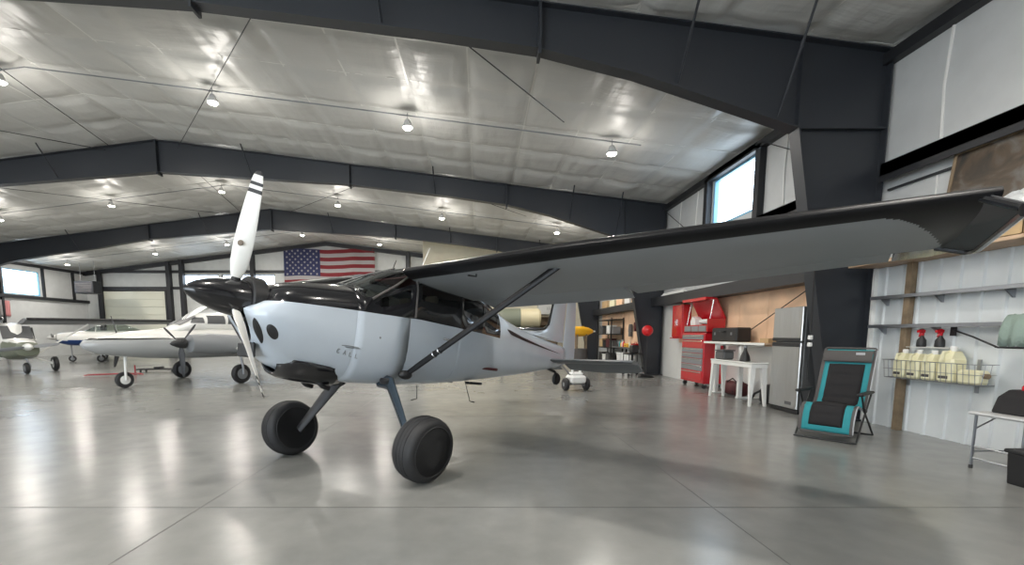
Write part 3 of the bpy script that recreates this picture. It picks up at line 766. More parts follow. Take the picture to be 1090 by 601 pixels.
# cabin interior
mb = MB(A2P); mb.rbox(-2.0, -1.84, -.48, .48, .02, .30, .03); mb.build('instrument_panel', M['black'], plane)
for s in (1, -1):
    mb = MB(A2P); mb.rbox(-2.85, -2.4, s*.26-.2, s*.26+.2, -.30, -.16, .04); mb.rbox(-2.95, -2.82, s*.26-.19, s*.26+.19, -.20, .34, .04); mb.rbox(-2.94, -2.85, s*.26-.11, s*.26+.11, .36, .50, .03)
    mb.build('pilot_seat', M['tan'], plane)
mb = MB(A2P); mb.rbox(-3.75, -3.35, -.45, .45, -.3, -.12, .04); mb.rbox(-3.88, -3.74, -.45, .45, -.2, .32, .04); mb.build('rear_seat', M['maroon'], plane)
mb = MB(A2P); mb.rbox(-4.3, -1.7, -.45, .45, -.42, -.38, .01); mb.rbox(-4.22, -4.2, -.42, .42, -.35, .42, .004); mb.rbox(-4.2, -2.45, -.42, .42, .66, .68, .004); mb.build('cabin_lining', M['maroon'], plane)
# tail
def fin_grid(pts, th, name, mt, parent):
    """pts: rows of (xLE, xTE, z)"""
    mb = MB(A2P); rows = []
    for xl, xt, z in pts:
        c = xl-xt; row = []
        for a in (0, .04, .15, .4, .7, 1.): row.append(V((xl-c*a, th*c*(.0 if a in (0,) else {.04: .35, .15: .8, .4: 1, .7: .7, 1.: .15}[a]), z)))
        for a in (1., .7, .4, .15, .04): row.append(V((xl-c*a, -th*c*{.04: .35, .15: .8, .4: 1, .7: .7, 1.: .15}[a], z)))
        rows.append(row)
    mb.grid(rows, closed=True); n = len(rows[0]); mb.add(rows[0], [tuple(range(n))]); mb.add(rows[-1], [tuple(range(n))])
    return mb.build(name, mt, parent, smooth=True, angle=50)
fin = fin_grid([(-4.75, -7.2, .36), (-5.3, -7.2, .40), (-5.9, -7.2, .45), (-6.25, -7.2, .50), (-6.48, -7.2, .57), (-6.58, -7.2, .66), (-6.64, -7.22, .9), (-6.72, -7.24, 1.2), (-6.85, -7.27, 1.52), (-6.92, -7.28, 1.58)], .045, 'tail_fin', M['silver'], plane)
mb = MB(A2P); mb.tube([(-4.9, 0, .40), (-5.6, 0, .435), (-6.1, 0, .50), (-6.40, 0, .56), (-6.55, 0, .66), (-6.62, 0, .9), (-6.70, 0, 1.2), (-6.83, 0, 1.52)], [.01, .018, .022, .026, .026, .022, .02, .02], 8); mb.build('fin_leading_strip', M['black_gloss'], fin, smooth=True)
rud = fin_grid([(-7.32, -7.72, -.05), (-7.24, -7.80, .12), (-7.24, -7.78, .5), (-7.26, -7.72, 1.0), (-7.30, -7.66, 1.5), (-7.32, -7.6, 1.60)], .03, 'rudder', M['silver'], plane)
mb = MB(A2P); mb.rbox(-6.95, -6.82, .016, .026, .48, .56, .004); mb.build('fin_emblem', M['grey_paint'], fin)
for s in (1, -1):
    mb = MB(A2P); rows = []
    for y, xl, xt in ((.06, -6.42, -7.18), (.8, -6.58, -7.18), (1.5, -6.74, -7.18), (1.66, -6.84, -7.18)):
        c = xl-xt; z = -.06+.02*y
        rows.append([V((xl-c*a, s*y, z+b)) for a, b in ((0, 0), (.06, .022), (.3, .04), (.7, .035), (1, .025), (1, -.025), (.7, -.035), (.3, -.04), (.06, -.022))])
    n = 9; mb.grid(rows, closed=True); mb.add(rows[0], [tuple(range(n))]); mb.add(rows[-1], [tuple(range(n))]); mb.build('stabilizer', M['tail_shaded'], plane, smooth=True)
    mb = MB(A2P); rows = []
    for y, xt in ((.10, -7.50), (.8, -7.60), (1.5, -7.58), (1.66, -7.5)):
        z = -.06+.02*y; rows.append([V((xx, s*y, z+b-(-7.2-xx)*.42)) for xx, b in ((-7.2, .028), (-7.35, .026), (xt, .004), (xt, -.004), (-7.35, -.026), (-7.2, -.028))])
    n = 6; mb.grid(rows, closed=True); mb.add(rows[0], [tuple(range(n))]); mb.add(rows[-1], [tuple(range(n))]); mb.build('elevator', M['tail_shaded'], plane, smooth=True)
    # black side flash on the tailcone
    def tside(x, z):
        for a, b in zip(range(len(ST)-1), range(1, len(ST))):
            if ST[b][0] <= x <= ST[a][0]:
                t = (ST[a][0]-x)/(ST[a][0]-ST[b][0]); sc_ = [(SEC[a][k][0]*(1-t)+SEC[b][k][0]*t, SEC[a][k][1]*(1-t)+SEC[b][k][1]*t) for k in range(NL+NU+1)]
                for p, q in zip(sc_, sc_[1:]):
                    if p[1] <= z <= q[1]: u = (z-p[1])/max(q[1]-p[1], 1e-6); return (x, s*(p[0]*(1-u)+q[0]*u+.006), z)
        return (x, s*.1, z)
    fl_ = [(-4.50, .275, .255), (-4.62, .27, .20), (-5.1, .22, .165), (-5.6, .185, .145), (-6.2, .145, .12), (-6.9, .105, .10)]
    mb = MB(A2P); mb.grid([[V(tside(x, a)), V(tside(x, (a+b)/2)), V(tside(x, b))] for x, a, b in fl_]); mb.build('side_flash', M['black_satin'], fus, smooth=True)
    mb = MB(A2P); mb.rbox(-4.05, -3.75, s*.30-.05, s*.30+.05, -.66, -.62, .01); mb.build('cabin_step', M['black'], plane)
# landing gear
hub = {1: V((-.58, 4.66, .355)), -1: V((-2.44, 5.80, .345))}
for s in (1, -1):
    root = _O + _f*(-2.08 if s == 1 else -1.84) + _l*(.42 if s == 1 else -.24) + _u*(-.68 if s == 1 else -.75)
    h = hub[s]; inn = h - _L*s*.20
    knee = root + _l*s*.06 - _U*.04
    if s == 1: legp = [root + _l*(-s*.15), knee, knee.lerp(inn + _U*.03, .5), inn + _U*.02]
    else: legp = [root + _l*.12 + _U*.06, root, root.lerp(inn, .5), inn]
    mb = MB(W2P); mb.tube(legp, [.095, .09, .07, .05], 14, flat=.42); leg = mb.build('gear_leg', M['gear_blue'] if s == 1 else M['black'], plane, smooth=True)
    mb = MB(W2P); mb.lathe([(.075, .0), (.09, .03), (.08, .07)], o=root+_l*s*.0+_U*.03, ax=-_U, n=16); mb.build('leg_fairing', M['black'], leg, smooth=True)
    ax = (_L*s - _U*.10 + (_F*.0)).normalized()
    mb = MB(W2P); R0 = .345; prof = [(.125, -.09), (.19, -.128), (.25, -.148), (.29, -.146), (.318, -.13), (.335, -.10), (.3435, -.05), (.345, 0), (.3435, .05), (.335, .10), (.318, .13), (.29, .146), (.25, .148), (.19, .128), (.125, .09)]
    mb.lathe(prof, o=h, ax=ax, n=48)
    ty = mb.build('tyre', M['rubber'], plane, smooth=True, angle=70)
    mb = MB(W2P)
    for rr_, hh in ((.205, .134), (.262, .149)):
        for sg in (1, -1): mb.lathe([(rr_-.006, sg*hh), (rr_, sg*(hh+.005)), (rr_+.006, sg*hh)], o=h, ax=ax, n=48)
    for g_ in (-.045, 0, .045): mb.lathe([(.342, g_-.008), (.348, g_-.006), (.348, g_+.006), (.342, g_+.008)], o=h, ax=ax, n=48)
    mb.build('tyre_ribs', M['rubber'], ty, smooth=True)
    mb = MB(W2P); mb.lathe([(.128, -.10), (.13, .085), (.118, .098), (.105, .07), (.05, .06), (.045, .10), (.03, .108), (0, .11)], o=h, ax=ax, n=40)
    rim = mb.build('wheel_rim', M['brake'], ty, smooth=True, angle=30)
    u_ = ax.orthogonal().normalized(); w__ = ax.cross(u_)
    for k in range(8):
        mb = MB(W2P); c = h + ax*.062 + (u_*math.cos(k*PI/4)+w__*math.sin(k*PI/4))*.082; mb.lathe([(.010, 0), (.010, .012), (0, .014)], o=c, ax=ax, n=8); mb.build('wheel_bolt', M['chrome'], rim)
    
    mb = MB(W2P); mb.lathe([(.09, -.02), (.09, .01)], o=h-ax*.12, ax=ax, n=24); mb.build('brake_disc', M['steel_leg'], leg)
# little belly wires
mb = MB(A2P); mb.tube([(-2.7, .3, -.72), (-2.72, .3, -.90), (-2.62, .3, -.92)], .006, 6); mb.build('belly_antenna', M['black'], plane)
mb = MB(A2P); mb.tube([(-3.75, .25, -.62), (-3.9, .25, -.92), (-4.0, .25, -.93)], [.006, .006, .012], 6); mb.build('belly_antenna', M['black'], plane)
# tail wheel assembly sitting on the tug
tw = _O + _f*(-7.05) + _u*(-.42)
mb = MB(W2P); mb.tube([_O+_f*(-6.6)+_u*(-.22), _O+_f*(-6.95)+_u*(-.27), tw+_U*.10], [.03, .026, .022], 10); tl = mb.build('tailwheel_spring', M['black'], plane, smooth=True)
mb = MB(W2P); mb.lathe([(.03, -.04), (.10, -.045), (.125, -.02), (.125, .02), (.10, .045), (.03, .04)], o=tw, ax=_L, n=28); mb.build('tailwheel', M['rubber'], plane, smooth=True)
TW = tw

# ------------------------------------------------------------------ tug behind the tail
t = thing('tow_tug', 'small white motorised tug cart with two black wheels behind the tail of the grey plane', 'tug', (2.66, 12.45, 0), math.radians(12))
mb = MB(); mb.rbox(-.22, .22, -.22, .25, .20, .42, .05); mb.build('body', M['white_plastic'], t)
mb = MB(); mb.rbox(-.16, .16, -.12, .18, .42, .50, .03); mb.build('cover', M['white_plastic'], t)
for sx in (-.10, .12):
    mb = MB(); mb.lathe([(.035, 0), (.035, .06), (.02, .09)], o=(sx, .02, .50), n=14); mb.build('knob', M['white_plastic'], t, smooth=True)
for sx in (-1, 1):
    mb = MB(); mb.lathe([(.05, -.055), (.15, -.06), (.175, -.03), (.175, .03), (.15, .06), (.05, .055)], o=(sx*.30, 0, .175), ax=(1, 0, 0), n=28); wl = mb.build('wheel', M['rubber'], t, smooth=True)
    mb = MB(); mb.lathe([(.06, -.062), (.06, .062)], o=(sx*.30, 0, .175), ax=(1, 0, 0), n=16); mb.build('hub', M['grey_paint'], wl)
mb = MB(); mb.tube([(-.30, 0, .175), (.30, 0, .175)], .02, 8); mb.build('axle', M['black'], t)
mb = MB(); mb.tube([(-.12, .1, .40), (-.34, .0, .62), (-.50, -.05, .72)], .022, 8); mb.tube([(-.58, .06, .70), (-.42, -.16, .74)], .018, 8); mb.build('handle', M['steel_leg'], t, smooth=True)

# ------------------------------------------------------------------ other aircraft
def loft_body(pf, name, mats, parent, sts, n=24, fm=None, e=2.3):
    """sts: x, half width, z bottom, z top"""
    rows = []
    for x, w, z0, z1 in sts:
        c, h = (z0+z1)/2, (z1-z0)/2; r = []
        for k in range(n):
            a = 2*PI*k/n; ca, sa = math.cos(a), math.sin(a)
            r.append(V((x, w*math.copysign(abs(ca)**(2/e), ca), c+h*math.copysign(abs(sa)**(2/e), sa))))
        rows.append(r)
    mb = MB(); mb.grid(rows, closed=True, fm=(lambda i, k: fm((rows[i][k]+rows[i][(k+1) % n]+rows[i+1][k]+rows[i+1][(k+1) % n])/4)) if fm else None)
    mb.add(rows[0], [tuple(range(n))]); mb.add(rows[-1], [tuple(range(n))])
    return mb.build(name, mats, parent, smooth=True, angle=50)
def conform(sts, e, x0, x1, z0, z1, side, lift, slant=0., nx=6, nz=6):
    """window patch that follows the side of a lofted body"""
    def yy(x, z):
        for (a, w0, p0, q0), (b, w1, p1, q1) in zip(sts, sts[1:]):
            if b <= x <= a:
                t = (a-x)/(a-b); w, lo, hi = w0+(w1-w0)*t, p0+(p1-p0)*t, q0+(q1-q0)*t
                sa = min(.999, abs(z-(lo+hi)/2)/((hi-lo)/2)); return w*(1-sa**e)**(1/e)
        return 0
    rows = []
    for i in range(nx+1):
        r = []
        for j in range(nz+1):
            z = z0+(z1-z0)*j/nz; x = x0+(x1-x0)*i/nx - slant*(j/nz)*(1-i/nx)
            r.append(V((x, side*(yy(x, z)+lift), z+lift*.5)))
        rows.append(r)
    mb = MB(); mb.grid(rows); return mb
def slab(name, mt, parent, secs, ax='y', th=.12, tilt=0.):
    """lifting surface; secs: (span position, LE x, TE x, other coordinate)"""
    rows = []
    for s, a, b, o in secs:
        c = a-b; r = []
        for q, tt in ((0, 0), (.05, .35), (.25, .5), (.6, .35), (1, .04), (.6, -.3), (.25, -.42), (.05, -.3)):
            d = tt*c*th
            r.append(V((a-c*q, s, o+d-tilt*q*c)) if ax == 'y' else V((a-c*q, o+d, s)))
        rows.append(r)
    mb = MB(); mb.grid(rows, closed=True); mb.add(rows[0], [tuple(range(8))]); mb.add(rows[-1], [tuple(range(8))])
    return mb.build(name, mt, parent, smooth=True, angle=60)
def wheel(parent, x, y, r, w=.07, hubm='grey_paint', leg_z=.9, legx=0., legr=.035):
    mb = MB(); mb.lathe([(r*.45, -w*.8), (r*.85, -w), (r, -w*.5), (r, w*.5), (r*.85, w), (r*.45, w*.8)], o=(x, y, r), ax=(0, 1, 0), n=28); o = mb.build('wheel', M['rubber'], parent, smooth=True)
    mb = MB(); mb.lathe([(0, -w*.9), (r*.42, -w*.98), (r*.56, -w*.9), (r*.56, w*.9), (r*.42, w*.98), (0, w*.98)], o=(x, y, r), ax=(0, 1, 0), n=24); mb.build('hub', M[hubm], o, smooth=True)
    mb = MB(); mb.tube([(x+legx, y, leg_z), (x, y+w*1.4, r*1.6), (x, y+w*1.4, r)], legr, 10); mb.tube([(x, y-w*1.4, r), (x, y+w*1.4, r)], .02, 8); mb.build('gear_leg', M['white_paint'] if hubm != 'grey_paint' else M['steel_leg'], parent, smooth=True)
def prop(parent, x, y, z, R_, nb, ph, mt='black', rs=.14):
    mb = MB(); mb.lathe([(0, .34), (rs*.4, .28), (rs*.8, .14), (rs, .0), (rs, -.05)], o=(x, y, z), ax=(1, 0, 0), n=24); mb.build('spinner', M['black' if mt == 'black' else 'white_paint'], parent, smooth=True)
    for k in range(nb):
        a = ph+2*PI*k/nb; rows = []
        for r, c, tw in ((.1, .04, .9), (.3, .085, .7), (.6, .08, .45), (.9, .06, .3), (1., .02, .28)):
            row = []
            for q in range(10):
                b = 2*PI*q/10; cc, tt = c*math.cos(b), .012*math.sin(b)
                dx = cc*math.sin(tw)+tt*math.cos(tw); dy = cc*math.cos(tw)-tt*math.sin(tw)
                row.append(V((x+.05+dx, y+r*R_*math.sin(a)+dy*math.cos(a), z+r*R_*math.cos(a)-dy*math.sin(a))))
            rows.append(row)
        mb = MB(); mb.grid(rows, closed=True); mb.add(rows[-1], [tuple(range(10))]); mb.build('propeller_blade', M[mt], parent, smooth=True)
prop_dark = True
# twin with low wing, nose towards the camera's left
twin = thing('twin_plane', 'white and grey low-wing twin-engine aeroplane with a dark nose stripe behind the black spinner', 'aeroplane', (-10.7, 12.25, 0), math.atan2(-.866, -.5))
def twin_fm(c):
    if c.z < 1.36 and c.x > -9: return 1
    if 1.36 <= c.z < 1.44 and c.x > -3.6: return 2
    return 0
tb = loft_body(None, 'fuselage', [M['twin_body']], twin,
    [(0, .03, 1.22, 1.28), (-.08, .14, 1.13, 1.37), (-.35, .30, 1.0, 1.48), (-.9, .44, .90, 1.58), (-1.6, .54, .82, 1.67), (-2.4, .60, .78, 1.74), (-3.2, .63, .76, 1.80), (-4.6, .62, .76, 1.84), (-5.6, .54, .82, 1.80), (-6.8, .36, 1.0, 1.74), (-8.2, .18, 1.22, 1.68), (-9.2, .06, 1.38, 1.62)], 48)
CABIN = [(-2.1, .30, 1.55, 1.70), (-2.35, .44, 1.55, 1.83), (-2.75, .52, 1.6, 2.08), (-3.1, .55, 1.6, 2.2), (-3.7, .57, 1.6, 2.27), (-4.6, .56, 1.6, 2.24), (-5.4, .48, 1.6, 2.1), (-6.2, .34, 1.55, 1.88), (-6.9, .2, 1.5, 1.74)]
cb = loft_body(None, 'cabin', [M['white_paint']], twin, CABIN, 48)
for s in (1, -1):
    for x0, x1, z0, z1 in ((-2.62, -3.02, 1.88, 2.06), (-3.1, -3.68, 1.86, 2.13), (-3.76, -4.38, 1.86, 2.13), (-4.46, -5.0, 1.86, 2.08)):
        conform(CABIN, 2.3, x0, x1, z0, z1, s, .008, .14 if x0 > -3 else .04).build('side_window', M['fridge_dark'], cb, smooth=True)
    mb = MB(); mb.add([(-2.36, s*.03, 1.86), (-2.36, s*.36, 1.82), (-2.84, s*.42, 2.08), (-2.90, s*.03, 2.17)], [(0, 1, 2, 3)]); mb.build('windshield', M['fridge_dark'], cb, solid=.01)
    slab('wing', M['grey_paint'] if s > 2 else M['white_paint'], twin, [(s*.4, -2.9, -4.9, .98), (s*1.8, -3.0, -4.8, 1.08), (s*5.4, -3.35, -4.5, 1.38)])
    nac = loft_body(None, 'engine_nacelle', [M['grey_paint'], M['grey_paint'], M['white_paint']], twin, [(-1.78, .13, 1.16, 1.42), (-1.85, .27, 1.02, 1.52), (-2.4, .33, .93, 1.56), (-3.3, .30, .92, 1.5), (-4.6, .14, 1.0, 1.3), (-5.0, .04, 1.08, 1.2)], 24)
    for k in range(len(nac.data.vertices)): nac.data.vertices[k].co.y += s*1.8
    prop(nac, -1.68, s*1.8, 1.28, .95, 3, 1.0 if s == 1 else 1.6)
    wheel(twin, -3.4, s*1.72, .30, .09, leg_z=1.0)
    slab('stabilizer', M['white_paint'], twin, [(s*.05, -7.9, -9.0, 1.62), (s*2.1, -8.3, -9.0, 1.62)])
slab('tail_fin', M['white_paint'], twin, [(1.6, -7.4, -9.2, 0), (2.9, -8.5, -9.35, 0)], ax='z', th=.08)
wheel(twin, -.95, 0, .23, .07, hubm='white_paint', leg_z=.95, legx=-.06)

# high-wing plane at the left edge
hw = thing('high_wing_plane', 'white high-wing aeroplane at the left edge with a white wheel hub and olive nose', 'aeroplane', (-18.75, 18.45, 0), math.atan2(-.57, .82))
hb = loft_body(None, 'fuselage', [M['white_paint'], M['olive']], hw,
    [(2.05, .16, .95, 1.15), (1.98, .34, .72, 1.24), (1.3, .46, .58, 1.32), (.7, .52, .54, 1.38), (.3, .53, .52, 1.90), (-.3, .54, .52, 1.98), (-1.3, .50, .58, 1.96), (-1.9, .40, .72, 1.7), (-3.0, .26, .88, 1.45), (-4.6, .10, 1.05, 1.32), (-5.3, .04, 1.12, 1.26)], 40, lambda c: 1 if (c.z < .92 or (c.x > .75 and c.z < 1.22)) else 0, e=3)
for s in (1, -1):
    for x0, x1, xt in ((.42, -.25, .18), (-.35, -1.0, -.35)):
        mb = MB(); mb.prism([(x0, 1.32), (x1, 1.32), (x1, 1.80), (xt, 1.80)], s*.535, s*.545, lambda a, b, h: (a, h, b)); mb.build('side_window', M['fridge_dark'], hb)
    ww = slab('wing', M['grey_paint'], hw, [(s*.3, .45, -1.15, 2.12), (s*3.0, .42, -1.12, 2.14), (s*5.6, .30, -.85, 2.16)], tilt=.12)
    mb = MB(); mb.tube([(.46, s*.35, 2.14), (.43, s*3.0, 2.16), (.32, s*5.58, 2.18)], .055, 8); mb.build('leading_edge_band', M['black'], ww, smooth=True)
    mb = MB(); mb.tube([(.1, s*.5, .62), (.02, s*2.4, 1.97)], .035, 8, flat=.5); mb.build('wing_strut', M['white_paint'], hw, smooth=True)
    wheel(hw, .25, s*1.12, .30, .09, hubm='white_paint', leg_z=.35)
    mb = MB(); mb.tube([(.2, s*.35, .62), (.25, s*1.05, .33)], .045, 10, flat=.5); mb.build('gear_spring', M['white_paint'], hw, smooth=True)
    slab('stabilizer', M['white_paint'], hw, [(s*.05, -4.4, -5.4, 1.25), (s*1.6, -4.7, -5.4, 1.25)])
mb = MB(); mb.add([(.72, -.44, 1.36), (.72, .44, 1.36), (.32, .44, 1.86), (.32, -.44, 1.86)], [(0, 1, 2, 3)]); mb.build('windshield', M['fridge_dark'], hb, solid=.015)
slab('tail_fin', M['white_paint'], hw, [(1.3, -4.0, -5.4, 0), (2.3, -4.9, -5.6, 0)], ax='z', th=.08)
wheel(hw, 1.55, 0, .22, .07, leg_z=.62)
prop(hw, 2.1, 0, 1.05, .9, 2, 1.45, 'grey_paint')

# white single behind the twin
sg_ = thing('single_plane', 'small white low-wing aeroplane with a blue belly far left behind the high wing', 'aeroplane', (-23.1, 25.0, 0), math.atan2(-.6, -.8))
sb_ = loft_body(None, 'fuselage', [M['white_paint'], M['blue']], sg_,
    [(0, .14, 1.22, 1.46), (-.06, .30, 1.05, 1.56), (-.5, .42, .92, 1.64), (-1.3, .50, .86, 1.70), (-2.4, .54, .84, 1.74), (-3.6, .48, .90, 1.72), (-5.0, .26, 1.08, 1.62), (-6.6, .08, 1.3, 1.52)], 40, lambda c: 1 if c.z < 1.18 else 0)
cc_ = loft_body(None, 'canopy', [M['ws_glass']], sg_, [(-1.25, .20, 1.6, 1.72), (-1.7, .44, 1.6, 2.0), (-2.3, .50, 1.6, 2.14), (-3.0, .46, 1.6, 2.08), (-3.7, .25, 1.6, 1.8), (-3.9, .1, 1.6, 1.72)], 28)
for x in (-1.7, -2.6):
    mb = MB(); hh = {-1.7: 2.0, -2.6: 2.12}[x]; mb.tube([(x, .47*math.cos(a), 1.62+(hh-1.62)*math.sin(a)) for a in [PI*k/12 for k in range(13)]], .022, 6); mb.build('canopy_frame', M['white_paint'], sg_, smooth=True)
prop(sg_, .05, 0, 1.34, .9, 2, 1.35, 'grey_paint')
for s in (1, -1):
    slab('wing', M['white_paint'], sg_, [(s*.4, -1.3, -2.9, .95), (s*4.6, -1.5, -2.6, 1.25)])
    wheel(sg_, -1.9, s*1.4, .2, .07, leg_z=.95)
    slab('stabilizer', M['white_paint'], sg_, [(s*.05, -5.7, -6.6, 1.45), (s*1.5, -6.0, -6.6, 1.45)])
slab('tail_fin', M['white_paint'], sg_, [(1.45, -5.2, -6.6, 0), (2.4, -6.1, -6.75, 0)], ax='z', th=.08)
wheel(sg_, -.6, 0, .17, .05, leg_z=1.0)

# ------------------------------------------------------------------ far left bits
t = thing('tow_bar', 'red tow bar lying on the floor left of the nose wheel of the white twin', 'tow bar', (-13.5, 16.6, 0), .12)
mb = MB(); mb.tube([(-.75, 0, .06), (.55, 0, .10)], .025, 8); mb.build('bar', M['dark_red'], t, smooth=True)
mb = MB(); mb.tube([(-.75, -.16, .05), (-.75, .16, .05)], .02, 8); mb.build('handle', M['dark_red'], t)
mb = MB(); mb.tube([(.82, -.16, .03), (.6, -.12, .10), (.55, 0, .10), (.6, .12, .10), (.82, .16, .03)], .02, 8); mb.build('fork', M['dark_red'], t, smooth=True)
t = thing('tail_stand', 'slim red stand on the floor beneath the far white planes', 'stand', (-13.1, 17.3, 0))
mb = MB(); mb.tube([(0, 0, .05), (0, 0, .36)], .025, 8); mb.build('post', M['dark_red'], t)
mb = MB(); mb.tube([(-.3, 0, .02), (0, 0, .06), (.3, 0, .02)], .02, 8); mb.tube([(0, -.3, .02), (0, 0, .06), (0, .3, .02)], .02, 8); mb.build('foot', M['dark_red'], t)
t = thing('mechanics_creeper', 'black low creeper on casters beneath the nose of the white twin', 'creeper', (-13.1, 18.6, 0), .1)
mb = MB(); mb.rbox(-.75, .75, -.25, .25, .09, .14, .02); mb.build('board', M['black'], t)
mb = MB(); mb.rbox(-.12, .12, -.2, .2, .14, .22, .03); mb.build('headrest', M['black'], t)
for a in (-.6, .6):
    for b in (-.18, .18):
        mb = MB(); mb.lathe([(.04, -.015), (.045, 0), (.04, .015)], o=(a, b, .045), ax=(0, 1, 0), n=14); mb.tube([(a, b, .045), (a, b, .10)], .012, 6); mb.build('caster', M['rubber'], t, smooth=True)
t = thing('unit_heater', 'dark box heater hanging from the roof in the far left corner', 'heater', (-27.5, 32.6, 4.35))
mb = MB(); mb.rbox(-.65, .65, -.4, .4, 0, .85, .03); mb.build('cabinet', M['girt'], t)
for k in range(6):
    mb = MB(); mb.box(-.55, .55, -.44, -.40, .10+.11*k, .14+.11*k); mb.build('louvre', M['fab_grey'], t)
for a in (-.5, .5):
    mb = MB(); mb.tube([(a, 0, .84), (a, 0, roof(-27.5+a)-4.35-.05)], .015, 6); mb.build('hanger_rod', M['grey_paint'], t)
t = thing('banner', 'faded red and white banner hanging on the left wall below the window', 'banner', (-30.04, 29.2, 2.1))
mb = MB(); mb.grid([[V((.03*math.sin(k*1.3)+.02, -.35+.7*k/8, 1.55-.0*j-1.0*j/6)) for k in range(9)] for j in range(7)], fm=lambda i, k: 0 if k > 3 else 1); mb.build('cloth', [M['pink'], M['flag_white']], t, smooth=True, solid=.01)
mb = MB(); mb.tube([(.04, -.42, 1.58), (.04, .42, 1.58)], .015, 6); mb.build('rod', M['grey_paint'], t)

# flag
t = thing('flag', 'large red and white striped flag with a starry navy canton on the far end wall', 'flag', (-11.35, YB-.24, 4.2))
FW, FH = 6.9, 3.68
def fp(u, v, dy=0): return V((-FW/2+FW*u, .06*math.sin(u*14+v*1.5)+.04*math.sin(u*31)+dy, FH*v + .04*math.sin(u*9)))
for nm, mt_, pick in (('red_stripes', 'flag_red', 0), ('white_stripes', 'flag_white', 1)):
    mb = MB()
    for k in range(13):
        if k % 2 != pick: continue
        v1, v0 = 1-k/13, 1-(k+1)/13; u0 = .4 if k < 7 else 0
        mb.grid([[fp(u0+(1-u0)*a/30, v0), fp(u0+(1-u0)*a/30, v1)] for a in range(31)])
    tag(mb.build(nm, M[mt_], t, solid=.006), kind=None)
mb = MB(); mb.grid([[fp(.4*a/16, 6/13+(7/13)*b/4) for b in range(5)] for a in range(17)]); mb.build('canton', M['flag_blue'], t, solid=.006)
mb = MB()
for r in range(9):
    for c in range(6 if r % 2 == 0 else 5):
        u = .4*(.5+c + (0 if r % 2 == 0 else .5))/6; v = 1-(7/13)*(r+.7)/9.4
        ce = fp(u, v, -.02); pts = [ce + V((.105*(1 if q % 2 == 0 else .4)*math.sin(PI*q/5), 0, .105*(1 if q % 2 == 0 else .4)*math.cos(PI*q/5))) for q in range(10)]
        mb.add([ce]+pts, [(0, 1+q, 1+(q+1) % 10) for q in range(10)])
tag(mb.build('star_pattern', M['flag_white'], t, solid=.004), kind=None)

# ------------------------------------------------------------------ right wall, bay with the fridge
t = thing('refrigerator', 'tall stainless top-freezer refrigerator against the plywood wall', 'refrigerator', (6.42, 9.02, 0))
mb = MB(); mb.rbox(-.30, .42, -.42, .42, .05, 2.06, .015); mb.build('cabinet', M['fridge_dark'], t)
for z0, z1, hz in ((.10, 1.385, (1.30, 1.375)), (1.405, 2.06, (1.41, 1.47))):
    mb = MB(); mb.rbox(-.365, -.305, -.42, .42, z0, z1, .012); d = mb.build('door', M['stainless'], t)
    mb = MB(); mb.rbox(-.385, -.362, -.40, .40, hz[0], hz[1], .008); mb.build('handle', M['black'], d)
mb = MB(); mb.rbox(-.33, -.28, -.40, .40, .015, .09, .01); mb.build('kick_grille', M['black'], t)
mb = MB(); mb.rbox(-.372, -.364, -.26, -.08, .17, .23, .003); mb.build('badge', M['fridge_dark'], t)
for a in (-.25, .35):
    for b in (-.36, .36):
        mb = MB(); mb.lathe([(.025, 0), (.02, .05)], o=(a, b, 0), n=10); mb.build('foot', M['black'], t)

def caster(t, x, y, r=.06):
    mb = MB(); mb.lathe([(.02, -.02), (r, -.022), (r, .022), (.02, .02)], o=(x, y, r), ax=(0, 1, 0), n=16); c = mb.build('caster', M['rubber'], t, smooth=True)
    mb = MB(); mb.box(x-.03, x+.03, y-.035, y+.035, r*1.6, .14); mb.build('caster_plate', M['chrome'], c)
t = thing('tool_chest', 'tall red rolling tool chest with grey drawers and casters', 'tool chest', (6.50, 13.45, 0))
mb = MB(); mb.rbox(-.22, .33, -.70, .70, .14, 1.58, .015); mb.build('cabinet', M['red'], t)
z = .22
for h in (.26, .16, .16, .13, .13, .22, .13):
    mb = MB(); mb.rbox(-.245, -.215, -.64, .64, z, z+h, .006); dd = mb.build('drawer', M['red'] if h > .2 else M['grey_paint'], t)
    mb = MB(); mb.rbox(-.262, -.243, -.6, .6, z+h-.045, z+h-.02, .004); mb.build('drawer_pull', M['chrome'], dd); z += h+.018
for a in (-.12, .25):
    for b in (-.6, .6): caster(t, a, b, .065)
mb = MB(); mb.tube([(-.1, -.70, 1.35), (-.1, -.77, 1.35), (.22, -.77, 1.35), (.22, -.70, 1.35)], .013, 8); mb.build('side_handle', M['chrome'], t, smooth=True)
t = thing('top_tool_box', 'red top tool box with its lid propped open, standing on the rolling chest', 'tool box', (6.52, 13.40, 1.582))
mb = MB()
for a in ((-.22, .28, -.72, -.70, 0, .38), (-.22, .28, .70, .72, 0, .38), (-.22, -.20, -.70, .70, 0, .22), (.26, .28, -.70, .70, 0, .38), (-.22, .28, -.72, .72, 0, .02)): mb.box(*a)
mb.build('box', M['red'], t)
mb = MB(); mb.prism([(.26, .38), (.30, .38), (.02, .95), (-.30, .98), (-.30, .90), (-.26, .94), (0, .90)], -.72, .72, lambda a, b, h: (a, h, b)); mb.build('lid', M['red'], t)
for b in (-.66, .66):
    mb = MB(); mb.tube([(-.15, b, .22), (-.05, b, .90)], .01, 6); mb.build('lid_strut', M['chrome'], t)
for k in range(3):
    mb = MB(); mb.rbox(-.235, -.22, -.66+.45*k, -.25+.45*k, .03, .19, .004); mb.build('drawer', M['grey_paint'], t)
def simple(name, label, cat, f, mt, loc=(0, 0, 0), rz=0, group=None, smooth=False, angle=40):
    mb = MB(); f(mb); o = mb.build(name, mt, smooth=smooth, angle=angle); o.location = loc; o.rotation_euler = (0, 0, rz); return tag(o, label, cat, group)
